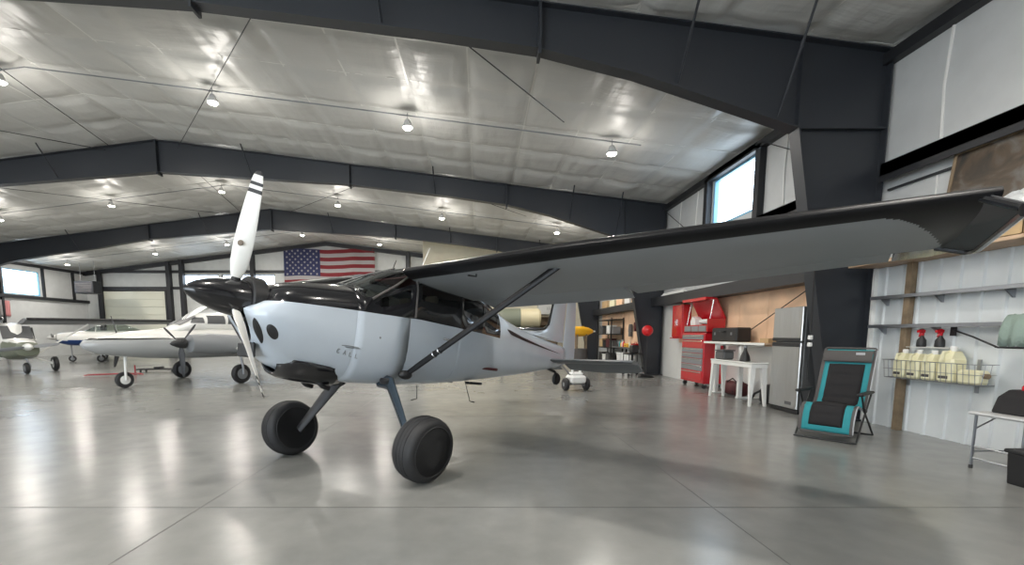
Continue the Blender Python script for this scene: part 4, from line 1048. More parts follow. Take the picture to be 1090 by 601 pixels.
simple('paper_bag', 'white crumpled bag inside the open red top tool box', 'bag', lambda m: m.prism([(-.14, 0), (.14, 0), (.17, .32), (.05, .46), (-.10, .40), (-.16, .2)], -.10, .10, lambda a, b, h: (h, a, b)), M['white_plastic'], (6.50, 13.75, 1.60))
simple('cloth_bundle', 'white folded cloth on the near edge of the open red tool box', 'cloth', lambda m: m.rbox(-.12, .12, -.26, .26, 0, .13, .04), M['white_plastic'], (6.46, 13.02, 1.83))
t = thing('wall_tool_cabinet', 'red tool cabinet hung on the white boards left of the red chest', 'cabinet', (6.86, 15.25, 1.42))
mb = MB(); mb.rbox(-.28, 0, -.38, .38, 0, 1.08, .02); mb.build('body', M['red'], t)
for s in (-1, 1):
    mb = MB(); mb.rbox(-.30, -.282, min(0, s*.37)+.005, max(0, s*.37)-.005, .02, 1.06, .006); dd = mb.build('door', M['red'], t)
    mb = MB(); mb.rbox(-.32, -.30, s*.06-.01, s*.06+.01, .4, .6, .004); mb.build('handle', M['chrome'], dd)
mb = MB(); mb.rbox(-.34, 0, -.42, .42, -.03, 0, .006); mb.build('shelf', M['red'], t)

t = thing('standing_desk', 'white standing desk beside the red tool chest carrying the black case', 'desk', (6.52, 11.15, 0))
mb = MB(); mb.rbox(-.34, .33, -1.25, 1.42, 1.30, 1.345, .008); mb.build('desk_top', M['wood'], t)
mb = MB(); mb.rbox(-.348, -.341, -1.25, 1.42, 1.295, 1.35, .002); mb.build('edge_band', M['white_paint'], t)
for b in (-.25, .85):
    mb = MB(); mb.rbox(-.30, -.20, b-.045, b+.045, .03, 1.30, .008); mb.build('leg', M['white_paint'], t)
    mb = MB(); mb.rbox(-.32, .30, b-.05, b+.05, 0, .04, .01); mb.build('foot', M['white_paint'], t)
    mb = MB(); mb.rbox(-.30, .28, b-.035, b+.035, 1.24, 1.30, .006); mb.build('crossbar', M['white_paint'], t)
t = thing('hard_case', 'wide black case standing on the white standing desk', 'case', (6.52, 11.95, 1.346))
mb = MB(); mb.rbox(-.16, .22, -.62, .58, 0, .36, .03); mb.build('shell', M['black'], t)
mb = MB(); mb.tube([(-.165, -.12, .26), (-.20, -.12, .26), (-.20, .12, .26), (-.165, .12, .26)], .012, 8); mb.build('handle', M['black'], t, smooth=True)
for b in (-.4, .4):
    mb = MB(); mb.rbox(-.175, -.158, b-.03, b+.03, .17, .24, .004); mb.build('latch', M['grey_paint'], t)
t = thing('side_table', 'white metal table with tapered legs in front of the standing desk', 'table', (5.96, 10.52, 0))
mb = MB(); mb.rbox(-.19, .19, -.88, .86, .90, .935, .015); mb.rbox(-.175, .175, -.86, .84, .82, .90, .005); mb.build('table_top', M['white_paint'], t)
for a in (-1, 1):
    for b in (-1, 1):
        x0, y0 = (-.165 if a < 0 else .165), (-.84 if b < 0 else .82)
        mb = MB(); s1, s2 = .11, .045; vs = []
        for z, s_ in ((.90, s1), (0, s2)):
            X0, Y0 = x0 + a*.02*(1-z), y0 + b*.03*(1-z)
            vs += [(X0, Y0, z), (X0-a*s_, Y0, z), (X0-a*s_, Y0-b*s_, z), (X0, Y0-b*s_, z)]
        mb.add(vs, [(0, 1, 2, 3), (4, 5, 6, 7), (0, 1, 5, 4), (1, 2, 6, 5), (2, 3, 7, 6), (3, 0, 4, 7)]); mb.build('leg', M['white_paint'], t)
simple('storage_tote', 'dark grey tote on the far end of the white metal table', 'tote', lambda m: (m.rbox(-.13, .13, -.2, .2, 0, .20, .03), m.rbox(-.145, .145, -.215, .215, .20, .23, .01)), M['fridge_dark'], (5.96, 11.08, .936))
t = thing('funnel_bottle', 'small black cone-shaped bottle on the white metal table', 'bottle', (5.98, 10.25, .936))
mb = MB(); mb.lathe([(.10, 0), (.11, .02), (.09, .12), (.035, .24), (.03, .30)], n=20); mb.build('body', M['black'], t, smooth=True)
mb = MB(); mb.lathe([(.035, .30), (.035, .35), (.02, .36)], n=16); mb.build('cap', M['grey_paint'], t, smooth=True)
simple('small_box', 'pale cardboard box on the near end of the standing desk', 'box', lambda m: m.rbox(-.12, .12, -.15, .15, 0, .10, .006), M['cardboard'], (6.5, 10.25, 1.346))
t = thing('duffel_bag', 'maroon and black duffel bag on the floor under the white metal table', 'bag', (6.48, 11.45, 0))
mb = MB(); mb.tube([(0, -.40, .17), (0, -.34, .18), (0, .34, .18), (0, .40, .17)], [.10, .175, .175, .10], 20); mb.build('body', M['maroon'], t, smooth=True)
for b in (-.2, .2):
    mb = MB(); mb.tube([(-.17, b, .1), (-.1, b*.9, .34), (0, b*.7, .42), (.1, b*.9, .34), (.17, b, .1)], .014, 6); mb.build('strap', M['black'], t, smooth=True)
simple('shop_vacuum', 'black shop vacuum on the floor behind the near leg of the white metal table', 'vacuum', lambda m: (m.lathe([(.16, 0), (.19, .05), (.19, .26), (.17, .32), (.12, .40), (0, .42)], n=24), m.tube([(-.15, 0, .3), (-.3, .05, .2), (-.28, .2, .06)], .025, 8)), M['black'], (6.55, 10.2, 0), smooth=True)
# red ball on stand, black rolling stool
t = thing('punch_ball', 'round red ball on a black pole in front of the second steel column', 'ball stand', (5.95, 16.2, 0))
mb = MB(); mb.lathe([(.26, 0), (.27, .03), (.10, .09), (.03, .10)], n=24); mb.build('base', M['black'], t, smooth=True)
mb = MB(); mb.tube([(0, 0, .1), (0, 0, 1.50)], .018, 8); mb.build('pole', M['black'], t)
mb = MB(); mb.ball((0, 0, 1.66), .19, 20); mb.build('ball', M['red_plastic'], t, smooth=True)
t = thing('shop_cart', 'black two-tier cart beside the second steel column', 'cart', (5.75, 17.0, 0))
mb = MB(); mb.rbox(-.28, .28, -.35, .35, .28, .33, .01); mb.build('tray', M['black'], t)
mb = MB(); mb.rbox(-.28, .28, -.35, .35, .78, .83, .01); mb.build('tray', M['black'], t)
for a in (-.26, .26):
    for b in (-.33, .33):
        mb = MB(); mb.tube([(a, b, .10), (a, b, .82)], .016, 6); mb.build('post', M['black'], t)
        caster(t, a, b, .05)
simple('black_jerry_can', 'black fuel can on the top tray of the black cart', 'can', lambda m: (m.rbox(-.12, .12, -.16, .16, 0, .30, .03), m.tube([(0, -.1, .3), (0, -.08, .36), (0, .08, .36), (0, .1, .3)], .012, 6)), M['black'], (5.75, 16.95, .831))

# workshop bay beyond the second column
t = thing('storage_rack', 'black storage rack full of dark bins in the workshop bay', 'rack', (6.52, 22.9, 0))
for a in (-.28, .28):
    for b in (-1.25, 1.25):
        mb = MB(); mb.box(a-.025, a+.025, b-.025, b+.025, 0, 2.3); mb.build('post', M['black'], t)
for z in (.15, .85, 1.5, 2.2):
    mb = MB(); mb.rbox(-.3, .3, -1.28, 1.28, z, z+.04, .005); mb.build('shelf', M['black'], t)
cols = [('fridge_dark', 'dark grey'), ('black', 'black'), ('grey_paint', 'grey'), ('maroon', 'maroon'), ('cardboard', 'cardboard'), ('white_plastic', 'white')]
names = ['lowest', 'second', 'third']
for j, z in enumerate((.19, .89, 1.54)):
    for k in range(4):
        c = cols[[1, 0, 5, 1, 0, 3, 1, 4, 2, 5, 1, 0][j*4+k]]
        hh = .42 if k % 2 else .34
        simple('storage_bin', '%s bin on the %s shelf of the black rack, %s' % (c[1], names[j], ['nearest the camera', 'second from the camera', 'third from the camera', 'farthest from the camera'][k]), 'bin',
               lambda m: (m.rbox(-.17, .21, -.25, .25, 0, hh-.03, .02), m.rbox(-.19, .23, -.27, .27, hh-.03, hh, .01)), M[c[0]], (6.50, 21.97+.62*k, z), group='bins on the black rack')
t = thing('workbench', 'dark workbench with white buckets beneath in the workshop bay', 'workbench', (6.5, 19.75, 0))
mb = MB(); mb.rbox(-.36, .34, -1.35, 1.35, .92, .98, .008); mb.build('bench_top', M['fridge_dark'], t)
for a in (-.3, .28):
    for b in (-1.28, 1.28):
        mb = MB(); mb.box(a-.035, a+.035, b-.035, b+.035, 0, .92); mb.build('leg', M['black'], t)
for k, (yy, lab) in enumerate(((19.0, 'nearest the camera'), (19.6, 'in the middle'), (20.3, 'farthest from the camera'))):
    t = thing('bucket', 'tall white bucket under the dark workbench, %s' % lab, 'bucket', (6.35, yy, 0), 0, 'white buckets under the workbench')
    mb = MB(); mb.lathe([(.20, 0), (.22, .66), (.23, .67), (.23, .70)], n=20); mb.build('pail', M['white_plastic'], t, smooth=True)
    mb = MB(); mb.lathe([(.232, .69), (.232, .73), (0, .735)], n=20); mb.build('lid', M['white_plastic'], t, smooth=True)
t = thing('power_tool_case', 'yellow tool case on the dark workbench', 'tool case', (6.4, 19.5, .981))
mb = MB(); mb.rbox(-.16, .16, -.25, .25, 0, .16, .02); mb.build('shell', M['yellow'], t)
mb = MB(); mb.tube([(-.165, -.07, .08), (-.20, -.07, .08), (-.20, .07, .08), (-.165, .07, .08)], .01, 6); mb.build('handle', M['black'], t)
simple('toolbox', 'small red toolbox on the near end of the dark workbench', 'toolbox', lambda m: (m.rbox(-.13, .13, -.22, .22, 0, .17, .02), m.tube([(0, -.1, .17), (0, -.1, .22), (0, .1, .22), (0, .1, .17)], .012, 6)), M['red'], (6.42, 18.75, .981))
simple('bench_grinder', 'grey bench grinder at the far end of the dark workbench', 'grinder', lambda m: (m.lathe([(.09, -.14), (.09, .14)], o=(0, 0, .16), ax=(0, 1, 0), n=18), m.lathe([(.10, -.22), (.10, -.18)], o=(0, 0, .16), ax=(0, 1, 0), n=20), m.lathe([(.10, .18), (.10, .22)], o=(0, 0, .16), ax=(0, 1, 0), n=20), m.tube([(0, -.2, .16), (0, .2, .16)], .02, 8), m.rbox(-.09, .09, -.09, .09, 0, .10, .01)), M['grey_paint'], (6.42, 20.7, .981), smooth=True)
for yy, hh, mt_, lab in ((19.85, .26, 'red_plastic', 'red bottle beside the yellow tool case'), (20.0, .30, 'white_plastic', 'white bottle in the middle of the dark workbench'), (20.15, .22, 'yellow', 'yellow bottle in the middle of the dark workbench'), (20.33, .28, 'teal', 'blue green bottle in front of the grey grinder'), (19.05, .30, 'cream_plastic', 'cream bottle between the red toolbox and the yellow case')):
    simple('fluid_bottle', lab, 'bottle', lambda m: m.lathe([(.05, 0), (.055, .02), (.055, hh*.65), (.02, hh*.85), (.02, hh), (0, hh+.005)], n=16), M[mt_], (6.28, yy, .981), smooth=True)
hang = [(18.15, 1.9, .30, .5, 'black', 'black jacket hanging'), (18.75, 1.95, .22, .34, 'cardboard', 'tan apron hanging'), (19.35, 1.75, .25, .5, 'olive', 'olive coat hanging'), (19.95, 1.85, .2, .4, 'maroon', 'maroon vest hanging'), (20.6, 1.7, .28, .55, 'fridge_dark', 'dark grey overalls hanging')]
for yy, z, w_, h_, mt_, lab in hang:
    simple('hanging_jacket' if 'jacket' in lab or 'coat' in lab else 'hanging_clothes', lab + ' on the plywood above the dark workbench', 'clothes',
           lambda m: m.prism([(-w_*.25, h_*.5), (-w_*.5, h_*.38), (-w_*.62, -h_*.1), (-w_*.45, -h_*.12), (-w_*.45, -h_*.5), (w_*.45, -h_*.5), (w_*.45, -h_*.12), (w_*.62, -h_*.1), (w_*.5, h_*.38), (w_*.25, h_*.5)], -.05, .05, lambda a, b, h: (h, a, b)), M[mt_], (6.80, yy, z))
for k, (yy, ln, hh, mt_, lab) in enumerate(((18.3, .7, .26, 'cardboard', 'brown cardboard box'), (19.3, .8, .30, 'peach', 'orange box'), (20.3, .7, .32, 'white_plastic', 'white box'), (21.4, .9, .34, 'peach', 'tall orange box'), (22.6, .8, .30, 'cream_plastic', 'cream box'), (23.9, 1.0, .36, 'cardboard', 'long tan box'))):
    simple('storage_box', '%s on the dark ledge beam of the workshop bay' % lab, 'box', lambda m: (m.rbox(-.16, .16, -ln/2, ln/2, 0, hh, .01), m.box(-.165, .165, -.03, .03, hh*.0+.001, hh+.003)), M[mt_], (6.65, yy, 2.861), group='boxes on the dark ledge beam')
t = thing('tube_light', 'long white fluorescent tube fixture lying on the dark ledge beam above the red chest', 'light fixture', (6.55, 15.6, 2.861))
mb = MB(); mb.rbox(-.06, .06, -.9, .9, 0, .06, .01); mb.build('housing', M['white_paint'], t)
mb = MB(); mb.tube([(0, -.85, .085), (0, .85, .085)], .022, 8); mb.build('tube', M['white_plastic'], t, smooth=True)
# yellow tip tank on a drum
t = thing('oil_drum', 'grey steel drum under the yellow tank near the third column', 'drum', (4.5, 20.2, 0))
mb = MB(); mb.lathe([(.28, 0), (.29, .02), (.29, .30), (.30, .31), (.29, .32), (.29, .60), (.30, .61), (.29, .62), (.29, .88), (.27, .90), (0, .90)], n=28); mb.build('barrel', M['fab_grey'], t, smooth=True)
t = thing('tank_cradle', 'wooden cradle on the grey drum holding the yellow tank', 'cradle', (4.5, 20.2, .901))
for a in (-.2, .2):
    mb = MB(); mb.prism([(-.16, 0), (.16, 0), (.18, .62), (.10, .54), (0, .52), (-.10, .54), (-.18, .62)], a-.03, a+.03, lambda p, q, h: (h, p, q)); mb.build('saddle', M['wood_dark'], t)
t = thing('tip_tank', 'bright yellow bullet-shaped tank resting above the grey drum', 'tank', (4.5, 20.2, 1.62))
mb = MB(); mb.lathe([(.0, -.02), (.13, -.0), (.20, .10), (.225, .3), (.22, .6), (.17, .85), (.09, 1.02), (.04, 1.08)], o=(-.55, 0, .03), ax=(1, 0, 0), n=28); mb.build('shell', M['yellow'], t, smooth=True)
mb = MB(); mb.lathe([(.04, 1.08), (.03, 1.16), (0, 1.18)], o=(-.55, 0, .03), ax=(1, 0, 0), n=12); mb.build('nozzle', M['white_plastic'], t, smooth=True)
# raised tank on stand seen above the tailcone
t = thing('tank_stand', 'steel stand carrying the cream tank in front of the cream partition', 'stand', (2.1, 24.2, 0))
for a in (-.9, .9):
    for b in (-.35, .35):
        mb = MB(); mb.box(a-.04, a+.04, b-.04, b+.04, 0, 1.80); mb.build('leg', M['steel'], t)
mb = MB(); mb.rbox(-1.0, 1.0, -.4, .4, 1.80, 1.86, .005); mb.build('deck', M['steel'], t)
t = thing('storage_tank', 'cream horizontal tank with a dark grey end cover seen above the tailcone', 'tank', (2.1, 24.2, 1.861))
mb = MB(); mb.lathe([(.48, 0), (.50, .03), (.50, .95), (.42, 1.06), (.0, 1.1)], o=(.05, 0, .50), ax=(1, 0, 0), n=32); mb.build('shell', M['tank_cream'], t, smooth=True)
mb = MB(); mb.lathe([(.515, 0), (.51, .85), (.44, 1.05), (.25, 1.18), (0, 1.22)], o=(.06, 0, .50), ax=(-1, 0, 0), n=32); mb.build('end_cover', M['olive'], t, smooth=True)
t = thing('wall_cabinet', 'white cabinet on the cream partition to the right of the cream tank', 'cabinet', (4.35, 29.48, 2.75))
mb = MB(); mb.rbox(-.65, .65, -.5, 0, 0, .75, .02); mb.build('body', M['white_paint'], t)
for s in (-1, 1):
    mb = MB(); mb.rbox(min(0, s*.62)+.01, max(0, s*.62)-.01, -.52, -.502, .03, .72, .005); d = mb.build('door', M['white_paint'], t)
    mb = MB(); mb.rbox(s*.06-.012, s*.06+.012, -.535, -.52, .28, .45, .004); mb.build('handle', M['grey_paint'], d)
t = thing('shelf_unit', 'brown shelf unit standing below the white cabinet on the cream partition', 'shelf', (4.35, 29.1, 0))
mb = MB(); mb.box(-.6, -.56, -.25, .25, 0, 2.6); mb.box(.56, .6, -.25, .25, 0, 2.6); mb.box(-.56, .56, .21, .25, 0, 2.6); mb.build('carcass', M['wood_dark'], t)
for z in (.3, .9, 1.5, 2.1, 2.55):
    mb = MB(); mb.box(-.56, .56, -.25, .21, z, z+.04); mb.build('shelf', M['wood_dark'], t)

# ------------------------------------------------------------------ liner wall things
for k, z in enumerate((2.15, 1.68)):
    t = thing('wall_rail', ['upper', 'lower'][k] + ' long grey steel rail along the white liner', 'rail', (XR-.065, 5.9, z))
    mb = MB(); mb.rbox(-.16, -.02, -2.0, 1.98, -.012, .012, .003); mb.rbox(-.17, -.155, -2.0, 1.98, -.035, .02, .003); mb.build('tray', M['steel_leg'], t)
    for q in range(5):
        mb = MB(); yy = -1.8+.9*q; mb.prism([(-.02, -.14), (0, -.14), (0, -.0), (-.15, -.0), (-.15, -.02)], yy-.012, yy+.012, lambda a, b, h: (a, h, b)); mb.build('bracket', M['steel_leg'], t)
# wire basket and jugs
t = thing('wire_basket', 'wire basket on the white liner holding the cream jugs', 'basket', (XR-.07, 6.70, .86))
def wires(m, pts, r=.004): m.tube(pts, r, 5)
mb = MB()
for z, e in ((0, .0), (.14, .015), (.28, .03)):
    wires(mb, [(-.0, -.70-e, z), (-.26-e, -.70-e, z), (-.26-e, .66+e, z), (0, .66+e, z)], .006 if z in (0, .28) else .004)
for k in range(19):
    y = -.70+1.36*k/18; wires(mb, [(0, y, 0), (-.26, y, 0), (-.29, y, .28)])
for a in (-.09, -.18): wires(mb, [(a, -.70, 0), (a, .66, 0)]); wires(mb, [(a, -.70, 0), (a, -.73, .28)]); wires(mb, [(a, .66, 0), (a, .69, .28)])
mb.build('wire_mesh', M['steel_leg'], t)
for b in (-.5, .5):
    mb = MB(); mb.box(-.02, 0, b-.02, b+.02, -.12, .34); mb.build('bracket', M['steel_leg'], t)
jl = ['farthest from the camera', 'second from the far end', 'third from the far end', 'nearest the camera and largest']
for k, (yy, sc_) in enumerate(((7.16, 1.), (6.93, 1.), (6.70, 1.), (6.44, 1.15))):
    t = thing('jug', 'cream plastic jug in the wire basket, %s' % jl[k], 'jug', (XR-.205, yy, .868), 0, 'cream jugs in the wire basket')
    mb = MB(); w2 = .095*sc_; mb.rbox(-.115, .115, -w2, w2, 0, .30*sc_, .03); mb.prism([(-.10, .29*sc_), (.10, .29*sc_), (.03, .38*sc_), (-.07, .38*sc_)], -w2*.8, w2*.8, lambda a, b, h: (a, h, b)); mb.build('body', M['cream_plastic'], t)
    mb = MB(); mb.tube([(-.09, 0, .24*sc_), (-.14, 0, .28*sc_), (-.13, 0, .36*sc_), (-.04, 0, .38*sc_)], .016, 8); mb.build('handle', M['cream_plastic'], t, smooth=True)
    mb = MB(); mb.lathe([(.035, .375*sc_), (.038, .43*sc_), (.03, .44*sc_)], o=(0, 0, 0), n=16); mb.build('cap', M['white_plastic'], t, smooth=True)
    mb = MB(); mb.rbox(-.118, -.114, -w2*.6, w2*.6, .05, .09, .001); mb.build('label_strip', M['fab_grey'], t)
t = thing('jug', 'cream jug lying on its side at the near end of the wire basket', 'jug', (XR-.205, 6.15, .868))
mb = MB(); mb.rbox(-.10, .10, -.14, .14, 0, .19, .03); mb.build('body', M['cream_plastic'], t)
mb = MB(); mb.lathe([(.035, 0), (.035, .05)], o=(0, -.14, .12), ax=(0, -1, 0), n=14); mb.build('cap', M['wood_dark'], t, smooth=True)
# bottles on a little shelf above the jugs
t = thing('small_shelf', 'thin wire shelf above the jugs carrying two spray bottles', 'shelf', (XR-.065, 6.85, 1.34))
mb = MB(); mb.rbox(-.16, 0, -.36, .30, 0, .012, .003); mb.build('shelf_board', M['white_paint'], t)
for k, yy in enumerate((6.98, 6.70)):
    t = thing('spray_bottle', ('left' if k == 0 else 'right') + ' black spray bottle with a red nozzle above the cream jugs', 'bottle', (XR-.15, yy, 1.353), 0, 'black spray bottles above the jugs')
    mb = MB(); mb.lathe([(.055, 0), (.06, .02), (.055, .10), (.025, .15), (.022, .17)], n=20); mb.build('body', M['black'], t, smooth=True)
    mb = MB(); mb.lathe([(.024, .17), (.026, .21), (.02, .22)], n=14); mb.prism([(-.07, .215), (.03, .21), (.035, .25), (-.01, .27), (-.07, .25)], -.016, .016, lambda a, b, h: (a, h, b)); mb.prism([(-.05, .15), (-.035, .15), (-.02, .215), (-.035, .215)], -.008, .008, lambda a, b, h: (a, h, b)); mb.build('trigger', M['red'], t)
# swinging arm with towel
t = thing('towel_rack', 'thin dark swing-out towel rack reaching out from the liner by the right edge', 'towel rack', (XR-.07, 6.6, 1.60))
mb = MB(); mb.tube([(0, 0, 0), (-.2, -.45, -.09), (-.36, -.90, -.22), (-.36, -1.45, -.22)], .012, 8); mb.build('arm', M['black'], t, smooth=True)
mb = MB(); mb.box(-.01, .005, -.04, .04, -.08, .08); mb.build('wall_plate', M['black'], t)
mb = MB(); mb.rbox(-.52, -.20, -1.46, -1.0, -.222, -.205, .006); mb.build('tray', M['black'], t)
t = thing('towel', 'grey green towel draped over the dark arm by the right edge', 'towel', (6.46, 5.42, 1.40))
rows = []
for j in range(14):
    r = []
    for k in range(19):
        u = k/18*PI*1.0; ww = .10+.035*math.sin(j*1.3)
        z = .0 + .38*math.sin(u)**.6; x = -.13*math.cos(u)*(1+.15*math.sin(j)); r.append(V((x, -.26+.42*j/13, z + .012*math.sin(j*2+k))))
    rows.append(r)
mb = MB(); mb.grid(rows); mb.build('cloth', M['green_towel'], t, smooth=True, solid=.02)
# ledge items
t = thing('leaning_picture', 'large brown and grey streaked picture leaning above the pine ledge', 'picture', (XR-.22, 5.5, 2.716))
Lm = Matrix.Rotation(math.radians(6), 4, 'Y')
mb = MB(); mb.rbox(-.025, .0, -1.28, 1.28, .04, 1.36, .004, M=Lm); mb.build('board', M['brown_art'], t)
mb = MB()
for a in ((-1.32, 1.32, 0, .045), (-1.32, 1.32, 1.355, 1.40), (-1.32, -1.275, .045, 1.355), (1.275, 1.32, .045, 1.355)): mb.rbox(-.04, .015, a[0], a[1], a[2], a[3], .006, M=Lm)
mb.build('frame', M['wood_dark'], t)
t = thing('cardboard_box', 'open cardboard box on the pine ledge beside the wing tip', 'box', (6.475, 5.68, 2.716))
mb = MB()
for a in ((-.13, .13, -.2, .2, 0, .008), (-.13, -.122, -.2, .2, 0, .28), (.122, .13, -.2, .2, 0, .28), (-.13, .13, -.2, -.192, 0, .28), (-.13, .13, .192, .2, 0, .28)): mb.box(*a)
mb.build('carton', M['cardboard'], t)
for s in (-1, 1):
    mb = MB(); mb.box(-.13, .13, min(s*.2, s*.32), max(s*.2, s*.32), .275, .281); mb.build('flap', M['cardboard'], t)
simple('plastic_bundle', 'crumpled clear plastic bundle above the cardboard box on the ledge', 'plastic bundle', lambda m: m.add([V((math.cos(a)*math.sin(b)*.12*w1, math.sin(a)*math.sin(b)*.26*w1, .14+.14*math.cos(b)*w1)) for i in range(9) for k in range(14) for b in [PI*(i+.01)/8.02] for a in [2*PI*k/14] for w1 in [.8+.35*noise.noise(V((i*1.7, k*.9, 2)))]], [(i*14+k, i*14+(k+1) % 14, (i+1)*14+(k+1) % 14, (i+1)*14+k) for i in range(8) for k in range(14)]), M['plastic_wrap2'], (6.475, 5.68, 3.0))
simple('cardboard_box', 'flat yellow brown box on the ledge behind the wing tip', 'box', lambda m: m.rbox(-.13, .13, -.3, .3, 0, .12, .006), M['cardboard'], (6.475, 6.45, 2.716))

# ------------------------------------------------------------------ recliner
t = thing('recliner_chair', 'folding zero-gravity recliner with black pads, teal sides and a grey headrest', 'chair', (5.05, 6.55, 0), math.atan2(-.79, .61))
path = [(.00, .13), (.00, .24), (.03, .37), (.08, .47), (.15, .515), (.24, .50), (.36, .455), (.48, .43), (.58, .45), (.65, .54), (.71, .68), (.77, .84), (.83, 1.0), (.89, 1.15), (.95, 1.30)]
def pp(s):
    s = max(0, min(.9999, s))*(len(path)-1); i = int(s); u = s-i
    a, b = path[i], path[i+1]; return V((0, a[0]+(b[0]-a[0])*u, a[1]+(b[1]-a[1])*u))
def pn(s):
    d = (pp(min(s+.02, .999))-pp(max(s-.02, 0))).normalized(); return V((0, -d.z, d.y))
HW_ = .30
mb = MB(); mb.grid([[pp(s/40)+V((HW_*(2*k/12-1), 0, 0)) - pn(s/40)*(-.0) + V((0, 0, -.03*math.cos((2*k/12-1)*PI/2)*0)) for k in range(13)] for s in range(41)]); mb.build('sling_fabric', M['teal'], t, smooth=True, solid=.012)
def pad(s0, s1, hw, n, name, mt_, lift=.016, th=.022):
    mb = MB(); rows = []
    N_ = n*6
    for j in range(N_+1):
        s = s0+(s1-s0)*j/N_; bul = abs(math.sin(PI*j/6))**.5*th
        hwj = hw*(1 - (.10 if .42 < s < .60 else 0))
        rows.append([pp(s)+V((hwj*(2*k/8-1), 0, 0))+pn(s)*(lift+bul*(1-abs(2*k/8-1)**4)) for k in range(9)])
    mb.grid(rows); return mb.build(name, mt_, t, smooth=True, angle=70, solid=.014)
# outline normal points away from the sitter for this winding; flip if needed
_s = 1 if pn(.8).y < 0 else -1
_pn = pn
def pn(s): return _pn(s)*(1 if _s == 1 else -1)
pad(.055, .50, .205, 5, 'leg_pad', M['fab_black']); pad(.50, .89, .22, 5, 'back_pad', M['fab_black'])
mb = MB(); rows = []
for j in range(13):
    a = 2*PI*j/12
    rows.append([pp(.945)+V((.30*(2*k/10-1), 0, 0)) + pn(.945)*(.045+.045*math.cos(a)) + (pp(.99)-pp(.90)).normalized()*(.095*math.sin(a)) for k in range(11)])
mb.grid(rows)
pl_ = mb.build('headrest', M['fab_grey'], t, smooth=True)
c = pp(.96)+pn(.96)*.098; mb = MB(); mb.rbox(.10, .21, c.y-.004, c.y+.002, c.z-.025, c.z+.012, .001); mb.build('headrest_mark', M['fab_edge'], pl_)
for s in (-1, 1):
    x = s*.325
    mb = MB(); mb.tube([pp(q/30)+V((x, 0, 0)) for q in range(31)], .014, 8); mb.build('side_rail', M['fab_edge'] if s == 1 else M['fab_grey'], t, smooth=True)
    mb = MB(); mb.grid([[pp(q/30)+V((s*.29, 0, 0))+pn(q/30)*.004, pp(q/30)+V((s*.325, 0, 0))+pn(q/30)*.004] for q in range(31)]); mb.build('edge_strip', M['fab_grey'], t, solid=.01)
    x = s*.37
    mb = MB(); mb.tube([(x, .60, .69), (x, .02, .025), (x, -.02, .02)], .013, 8)
    mb.tube([(x, .10, .68), (x, .30, .44), (x, .86, .05), (x, .90, .02)], .013, 8)
    mb.tube([(x, .0, .02), (x, .90, .02)], .011, 8) if False else None
    mb.build('side_frame', M['black'], t, smooth=True)
    mb = MB(); mb.rbox(x-.04, x+.04, .0, .60, .68, .72, .014); mb.build('armrest', M['black'], t)
    mb = MB(); mb.lathe([(.028, -.02), (.028, .02)], o=(x, .35, .45), ax=(1, 0, 0), n=14); mb.build('lock_knob', M['black'], t)
for y in (-.02, .90):
    mb = MB(); mb.tube([(-.37, y, .02), (.37, y, .02)], .014, 8); mb.build('floor_bar', M['black'], t, smooth=True)
mb = MB(); mb.tube([(-.325, .95, 1.30), (-.30, .958, 1.325), (.30, .958, 1.325), (.325, .95, 1.30)], .014, 8); mb.build('top_rail', M['fab_grey'], t, smooth=True)
mb = MB(); mb.tube([(-.325, 0, .13), (-.30, 0, .105), (.30, 0, .105), (.325, 0, .13)], .014, 8); mb.build('foot_rail', M['fab_grey'], t, smooth=True)
t = thing('hanging_hook_strap', 'dark cord with two white clips hanging between the fridge and the steel column', 'cord', (5.75, 7.95, .75))
mb = MB(); mb.tube([(-.02, 0, 2.2), (0, 0, .85), (.01, 0, 0)], .012, 6); mb.build('cord', M['black'], t, smooth=True)
for z in (.58, .70):
    mb = MB(); mb.lathe([(.035, 0), (.04, .02), (.035, .07)], o=(0, 0, z), n=14); mb.build('clip', M['white_plastic'], t, smooth=True)

# ------------------------------------------------------------------ folding table, bags, crate
t = thing('folding_table', 'small grey folding table with steel legs at the right edge', 'table', (6.24, 4.93, 0))
mb = MB(); mb.rbox(-.60, .62, -.27, .27, .63, .665, .014); mb.build('table_top', M['lamp_body'], t)
for a in (-.52, .50):
    for b in (-.24, .24):
        mb = MB(); mb.tube([(a, b, .63), (a, b, .02)], .014, 8); lg = mb.build('leg', M['steel_leg'], t)
        mb = MB(); mb.lathe([(.02, 0), (.02, .04)], o=(a, b, 0), n=10); mb.build('rubber_foot', M['rubber'], lg)
    for z in (.12, .26):
        mb = MB(); mb.tube([(a, -.24, z), (a, .24, z)], .010, 6); mb.build('crossbar', M['steel_leg'], t)
for b in (-.24, .24):
    mb = MB(); mb.tube([(-.52, b, .20), (.50, b, .20)], .009, 6); mb.tube([(-.52, b, .46), (-.22, b, .63)], .008, 6); mb.build('brace', M['steel_leg'], t)
t = thing('tool_bag', 'black tool bag with a red pouch on the grey folding table', 'bag', (6.16, 4.93, .666))
mb = MB(); mb.prism([(-.36, 0), (.30, 0), (.30, .22), (.20, .26), (-.18, .26), (-.30, .18)], -.18, .18, lambda a, b, h: (a, h, b)); mb.build('body', M['fab_black'], t, bevel=.02)
mb = MB(); mb.tube([(-.17, -.1, .25), (-.14, -.1, .34), (.10, -.1, .36), (.14, -.1, .25)], .016, 8); mb.build('handle', M['black'], t, smooth=True)
mb = MB(); mb.rbox(-.16, .10, -.06, .10, .22, .33, .03); mb.build('pouch', M['red'], t)
t = thing('helmet_bag', 'navy black rounded bag at the right end of the folding table', 'bag', (6.66, 4.93, .666))
mb = MB(); mb.ball((0, 0, .2), .2, 20, sc=(.72, 1.0, 1.0)); mb.build('body', mat('navy fabric', (.012, .018, .035), .8), t, smooth=True)
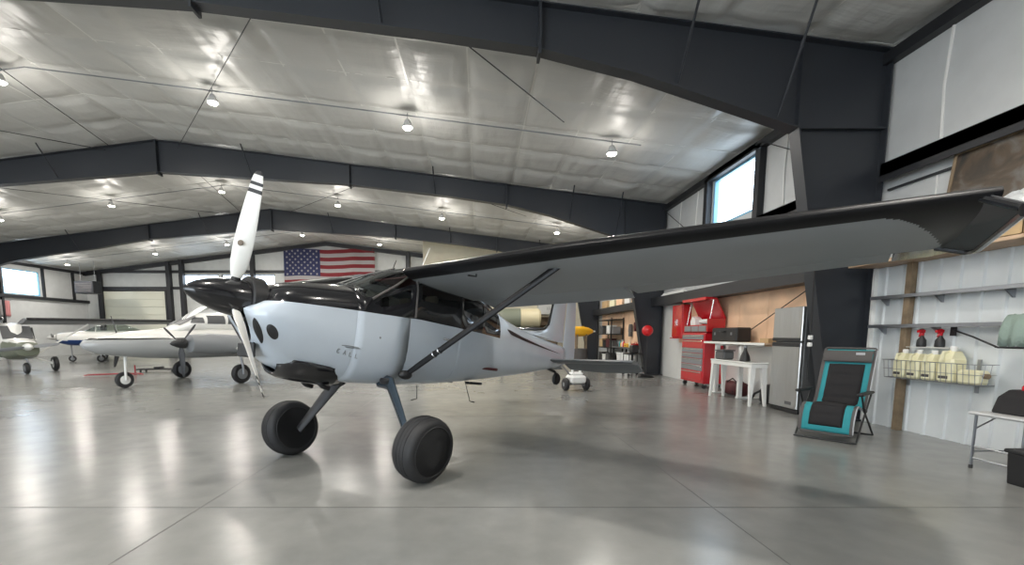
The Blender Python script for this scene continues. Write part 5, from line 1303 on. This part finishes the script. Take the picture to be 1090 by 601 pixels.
mb = MB(); mb.tube([(-.06, -.06, .37), (0, -.06, .43), (.06, -.06, .37)], .012, 8); mb.build('strap', M['black'], t, smooth=True)
t = thing('storage_crate', 'black plastic crate on the floor in front of the folding table', 'crate', (5.80, 4.42, 0))
mb = MB(); mb.prism([(-.30, 0), (.30, 0), (.33, .33), (-.33, .33)], -.2, .2, lambda a, b, h: (a, h, b)); mb.build('tub', M['black'], t, bevel=.015)
mb = MB(); mb.rbox(-.35, .35, -.22, .22, .33, .37, .012); mb.build('lid', M['black'], t)

# ------------------------------------------------------------------ camera, sky, view
cam = bpy.data.cameras.new('camera'); co = bpy.data.objects.new('camera', cam); C.objects.link(co)
FPX = 485.0; PIT = math.atan(FPX/4500)
cam.sensor_width = 36; cam.lens = FPX/1090*36; cam.clip_start = .05; cam.clip_end = 200
co.location = (0, 0, 1.55); co.rotation_euler = (PI/2 - PIT, 0, 0)
cam.shift_x = (545-510)/1090; cam.shift_y = (355 + FPX*math.tan(PIT) - 300.5)/1090
bpy.context.scene.camera = co
w = bpy.data.worlds.new('sky'); bpy.context.scene.world = w; w.use_nodes = True
nt = w.node_tree; bg = nt.nodes['Background']
sky = nt.nodes.new('ShaderNodeTexSky'); sky.sky_type = 'HOSEK_WILKIE'; sky.turbidity = 4; sky.ground_albedo = .4
sky.sun_direction = V((.3, .6, .75)).normalized()
mxn = nt.nodes.new('ShaderNodeMix'); mxn.data_type = 'RGBA'; mxn.inputs[0].default_value = .6
mxn.inputs[7].default_value = (.85, .93, 1.0, 1)
nt.links.new(sky.outputs[0], mxn.inputs[6]); nt.links.new(mxn.outputs[2], bg.inputs['Color']); bg.inputs['Strength'].default_value = 10.0
sc = bpy.context.scene
sc.view_settings.view_transform = 'Standard'; sc.view_settings.look = 'None'; sc.view_settings.gamma = 1; sc.view_settings.use_curve_mapping = False
sc.view_settings.exposure = 0.1
sc.cycles.use_denoising = True; sc.cycles.max_bounces = 8; sc.cycles.diffuse_bounces = 4; sc.cycles.glossy_bounces = 4; sc.cycles.transparent_max_bounces = 12
sc.cycles.caustics_reflective = False; sc.cycles.caustics_refractive = False; sc.cycles.sample_clamp_indirect = 6
